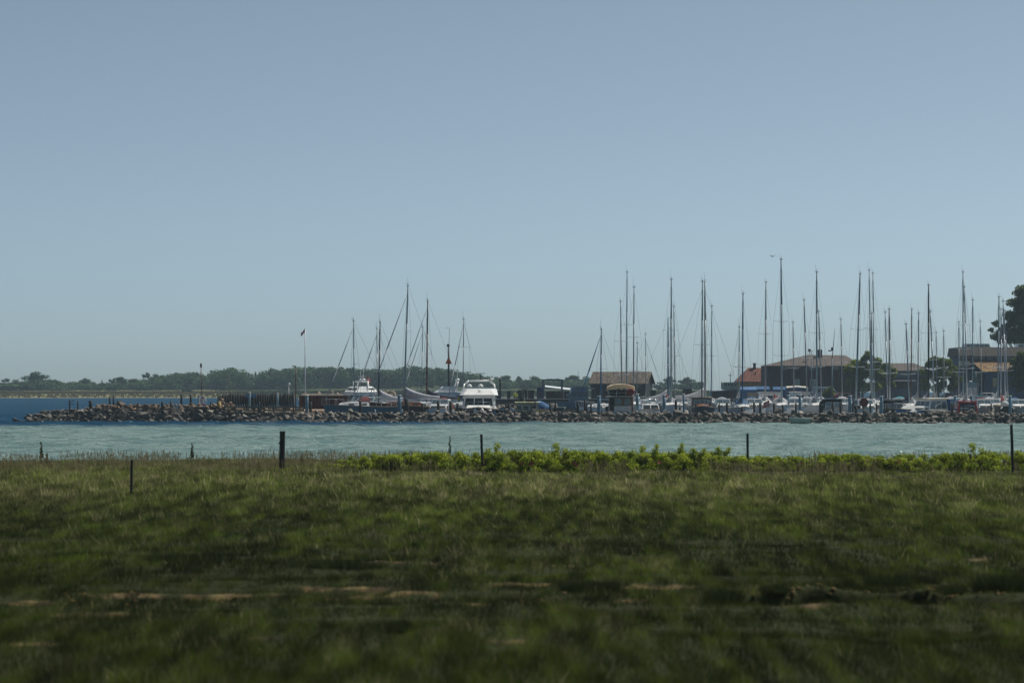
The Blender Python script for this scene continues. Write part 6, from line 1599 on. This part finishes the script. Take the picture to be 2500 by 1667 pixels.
# ------------------------------------------------------------------ trees on the quay
NEARC = [(0.040, 0.070, 0.013), (0.15, 0.21, 0.023), (0.29, 0.33, 0.04)]
DARKC = [(0.024, 0.045, 0.011), (0.075, 0.115, 0.018), (0.17, 0.21, 0.032)]
def near_tree(label, px, Y, blobs, n, size, cols, seed, name='broadleaf_tree'):
    """blobs: lobes given by photograph position and radius in px"""
    x = X(px, Y); o = thing(name, label, 'tree', (x, Y, QZ), None, 'trees on the quay'); g3 = random.Random(seed)
    lobes = []; k_ = Y / F; m = MB()
    low = min(float(Z(b[1] + b[2], Y)) for b in blobs) - QZ; top = max(float(Z(b[1] - b[2], Y)) for b in blobs) - QZ
    for bx, by, br in blobs:
        cx, cz, r = X(bx, Y) - x, float(Z(by, Y)) - QZ, br * k_
        for j in range(5):
            a = g3.uniform(0, 6.28); b = g3.uniform(-1, 1); q_ = r * .58
            lobes.append(((cx + q_ * math.cos(a), g3.uniform(-1, 1) * r * .7, cz + q_ * b), (r * g3.uniform(.5, .75), r * g3.uniform(.5, .75), r * g3.uniform(.4, .6))))
        m.tube((cx * .15, 0, max(.8, min(cz * .5, top * .45))), (cx, g3.uniform(-.3, .3), cz), .09 + .004 * top, .03, 6)
    m.tube((0, 0, -.1), (0, 0, top * .5), .16 + .014 * top, .10 + .008 * top, 9).tube((0, 0, top * .5), (.05, .1, top * .86), .10 + .008 * top, .04, 7)
    m.build('trunk', bark, o)
    v_, c_ = leaf_cloud(lobes, n, size, cols, seed, .3)
    q_ = bpy.data.objects.new('crown', np_mesh('crown', v_, 4, np.arange(len(v_)), leaf_m, c_)); C.objects.link(q_); q_.parent = o
near_tree('green tree in front of the brown hall right corner', 2105, 500, [(2120, 872, 15), (2095, 890, 18), (2130, 890, 18), (2080, 905, 17), (2110, 912, 22), (2140, 915, 18), (2085, 928, 16), (2110, 940, 18), (2135, 942, 16)], 11000, .34, NEARC, 901)
near_tree('smaller green tree right behind the first one', 2162, 530, [(2162, 895, 13), (2150, 910, 15), (2172, 912, 14), (2158, 932, 16), (2175, 935, 12), (2180, 905, 8)], 6500, .34, NEARC, 902)
near_tree('leafy tree in the middle between the low hall and the flat roofed building', 2290, 495, [(2268, 888, 15), (2292, 880, 16), (2318, 892, 15), (2260, 912, 16), (2288, 912, 20), (2320, 915, 17), (2330, 900, 9), (2262, 938, 16), (2295, 942, 18), (2325, 938, 16), (2340, 925, 10)], 13000, .34, NEARC, 903)
near_tree('huge dark tree rising above the flat roofed building at the right edge', 2510, 545, [(2490, 715, 18), (2520, 720, 30), (2478, 745, 22), (2510, 760, 35), (2470, 775, 22), (2500, 800, 34), (2462, 800, 16), (2440, 808, 16), (2426, 820, 12), (2445, 828, 12), (2470, 825, 18), (2500, 835, 30), (2540, 790, 40), (2420, 806, 7), (2430, 790, 9)], 26000, .40, DARKC, 904)
near_tree('dark tree at the right edge in front of the mossy roof', 2512, 470, [(2490, 872, 15), (2482, 890, 17), (2505, 880, 25), (2476, 910, 16), (2500, 910, 26), (2482, 930, 16), (2510, 935, 24), (2490, 948, 10)], 10000, .34, DARKC, 905)
near_tree('round yellow green shrub in front of the silver van', 2022, 475, [(2018, 955, 9), (2027, 952, 9), (2023, 962, 11), (2034, 960, 7), (2012, 963, 7)], 3000, .24, NEARC, 906, 'shrub')

# ------------------------------------------------------------------ people
def person(label, px, Y, zfeet, top_m, leg_m, hair_m, pose, rz=0.0, Hgt=1.76):
    """one continuous skinned body; pose offsets the arms"""
    J = {'pelvis': (0, 0, .94), 'belly': (0, 0, 1.08), 'chest': (0, 0, 1.32), 'neck': (0, 0, 1.48), 'chin': (0, -.02, 1.55), 'head': (0, -.01, 1.64), 'crown': (0, .01, 1.74)}
    for s_, n_ in ((-1, 'l'), (1, 'r')):
        a = pose[n_]
        J.update({'sh' + n_: (s_ * .19, 0, 1.42), 'el' + n_: (s_ * .25 + a[0][0], a[0][1], 1.15 + a[0][2]), 'wr' + n_: (s_ * .25 + a[1][0], a[1][1], .92 + a[1][2]), 'ha' + n_: (s_ * .25 + a[1][0] * 1.08, a[1][1] * 1.1, .83 + a[1][2] * 1.05),
                  'fi' + n_: (s_ * .26 + a[1][0] * 1.1, a[1][1] * 1.12, .75 + a[1][2] * 1.08), 'th' + n_: (s_ * .21 + a[1][0] * 1.05, a[1][1] * 1.05 - .05, .82 + a[1][2] * 1.05),
                  'hip' + n_: (s_ * .10, 0, .90), 'kn' + n_: (s_ * .12, -.03 + s_ * .03, .50), 'an' + n_: (s_ * .13, s_ * .04, .09), 'to' + n_: (s_ * .15, s_ * .04 - .17, .04)})
    E = [('pelvis', 'belly'), ('belly', 'chest'), ('chest', 'neck'), ('neck', 'chin'), ('chin', 'head'), ('head', 'crown')]
    for n_ in 'lr': E += [('chest', 'sh' + n_), ('sh' + n_, 'el' + n_), ('el' + n_, 'wr' + n_), ('wr' + n_, 'ha' + n_), ('ha' + n_, 'fi' + n_), ('ha' + n_, 'th' + n_), ('pelvis', 'hip' + n_), ('hip' + n_, 'kn' + n_), ('kn' + n_, 'an' + n_), ('an' + n_, 'to' + n_)]
    RAD = {'pelvis': .145, 'belly': .135, 'chest': .16, 'neck': .055, 'chin': .07, 'head': .098, 'crown': .06, 'sh': .075, 'el': .048, 'wr': .033, 'ha': .04, 'fi': .016, 'th': .014, 'hip': .095, 'kn': .062, 'an': .043, 'to': .036}
    names = list(J); bm = bmesh.new(); ly = bm.verts.layers.skin.verify(); vs = {}
    for n_ in names:
        v_ = bm.verts.new(J[n_]); r_ = RAD.get(n_, RAD.get(n_[:-1], .05)); v_[ly].radius = (r_, r_ * (.72 if n_ in ('chest', 'belly') else 1)); v_[ly].use_root = n_ == 'pelvis'; vs[n_] = v_
    for a, b in E: bm.edges.new((vs[a], vs[b]))
    me_ = bpy.data.meshes.new('body'); bm.to_mesh(me_); bm.free()
    tmp = bpy.data.objects.new('body', me_); C.objects.link(tmp); tmp.modifiers.new('skin', 'SKIN'); tmp.modifiers.new('sub', 'SUBSURF').levels = 1
    dg = bpy.context.evaluated_depsgraph_get(); em_ = bpy.data.meshes.new_from_object(tmp.evaluated_get(dg)); bpy.data.objects.remove(tmp)
    em_.materials.clear()
    for m_ in (skin, top_m, leg_m): em_.materials.append(m_)
    for p in em_.polygons:
        c_ = p.center; p.use_smooth = True
        p.material_index = 2 if c_.z < .95 and abs(c_.x) < .2 else (1 if .93 < c_.z < 1.47 and (abs(c_.x) < .27 or c_.z > 1.2) else 0)
    o = thing('person', label, 'person', (X(px, Y), Y, zfeet), (0, 0, rz)); o.scale = (Hgt / 1.76,) * 3
    b_ = bpy.data.objects.new('body', em_); C.objects.link(b_); b_.parent = o
    MB().ball((0, .025, 1.685), (.100, .108, .095), 10, 7).build('hair', hair_m, o)
    return o
dn_ = {'l': ((0, .03, 0), (.02, -.08, .02)), 'r': ((0, .02, 0), (-.02, -.12, .05))}
up_ = {'l': ((-.02, -.10, .05), (.04, -.34, .32)), 'r': ((0, .02, 0), (0, -.1, .05))}
person('person in yellow vest standing behind the quay parapet, left of two', 1256, 448.2, QZ, hivis, darkcloth, darkcloth, dn_, .5)
person('person in yellow vest standing behind the quay parapet, right of two', 1262, 448.8, QZ - .1, hivis, darkcloth, darkcloth, up_, -1.0, 1.62)
person('person in salmon shirt standing on deck among the right mast cluster', 2446, 298, 1.05, pink, darkcloth, darkcloth, up_, .8)
# ------------------------------------------------------------------ a gull over the tallest mast
o = thing('gull', 'small bird flying left of the tallest mast top', 'bird', (X(1886, 300), 300, float(Z(626, 300))), (0, 0, .6))
gull_m = mat('gull feathers', (.20, .20, .20), .8, var=.2)
b_ = MB(); b_.loft([[(r_ * math.cos(t), y, r_ * .8 * math.sin(t)) for t in [i * math.pi / 4 for i in range(8)]] for y, r_ in ((-.22, .012), (-.14, .05), (0, .065), (.12, .05), (.18, .035), (.23, .008))], closed=True, smooth=True); b_.build('body', gull_m, o)
for s_ in (-1, 1): MB().loft([[(s_ * .04, .07, .02), (s_ * .04, -.07, .02), (s_ * .04, 0, .035)], [(s_ * .28, .09, .13), (s_ * .28, -.05, .13), (s_ * .28, .02, .14)], [(s_ * .58, -.02, .05), (s_ * .58, -.08, .05), (s_ * .58, -.05, .055)]], closed=True).build('wing', gull_m, o)
# work lights and radar mast standing on the quay before the hall
o = thing('signal_mast', 'leaning radar mast with yardarm before the brown hall roof', 'mast', (X(2031, 470), 470, QZ)); zz = lambda py: float(Z(py, 470)) - QZ
MB().tube((0, 0, 0), (.05, 0, zz(875)), .13, .10, 7).tube((.05, 0, zz(875)), (.5, 0, zz(800)), .08, .03, 6).build('pole', alu_teal, o); MB().box((-.35, 0, zz(856)), (.5, .2, .2)).box((.05, 0, zz(852)), (.35, .3, .6)).build('radar', dark_metal, o)
o = thing('signal_mast', 'short signal mast with prickly aerials above the brown hall ridge', 'mast', (X(1981, 475), 475, QZ)); zz = lambda py: float(Z(py, 475)) - QZ
MB().tube((0, 0, 0), (0, 0, zz(856)), .09, .06, 6).build('pole', alu_teal, o)
ae = MB()
for k in range(6): ae.tube((0, 0, zz(858 + k * 2)), (.32 * math.cos(k * 1.1), .2 * math.sin(k * 1.1), zz(858 + k * 2) + .22), .025, n=5)
ae.build('aerials', dark_metal, o)
# ------------------------------------------------------------------ the air between
hz = MB(); hz.box((0, 990, 17.0), (1500, 2300, 38.0))
vm = bpy.data.materials.new('haze air'); vm.use_nodes = True
n = vm.node_tree.nodes; l = vm.node_tree.links; n.clear()
pv = n.new('ShaderNodeVolumePrincipled'); pv.inputs['Color'].default_value = (0.66, 0.85, 1.0, 1); pv.inputs['Density'].default_value = 0.000144
pv.inputs['Anisotropy'].default_value = 0.0
oo = n.new('ShaderNodeOutputMaterial'); l.new(pv.outputs[0], oo.inputs['Volume'])
haze = hz.build('haze', vm); tag(haze, 'thin pale blue sea haze', 'haze', kind='stuff')
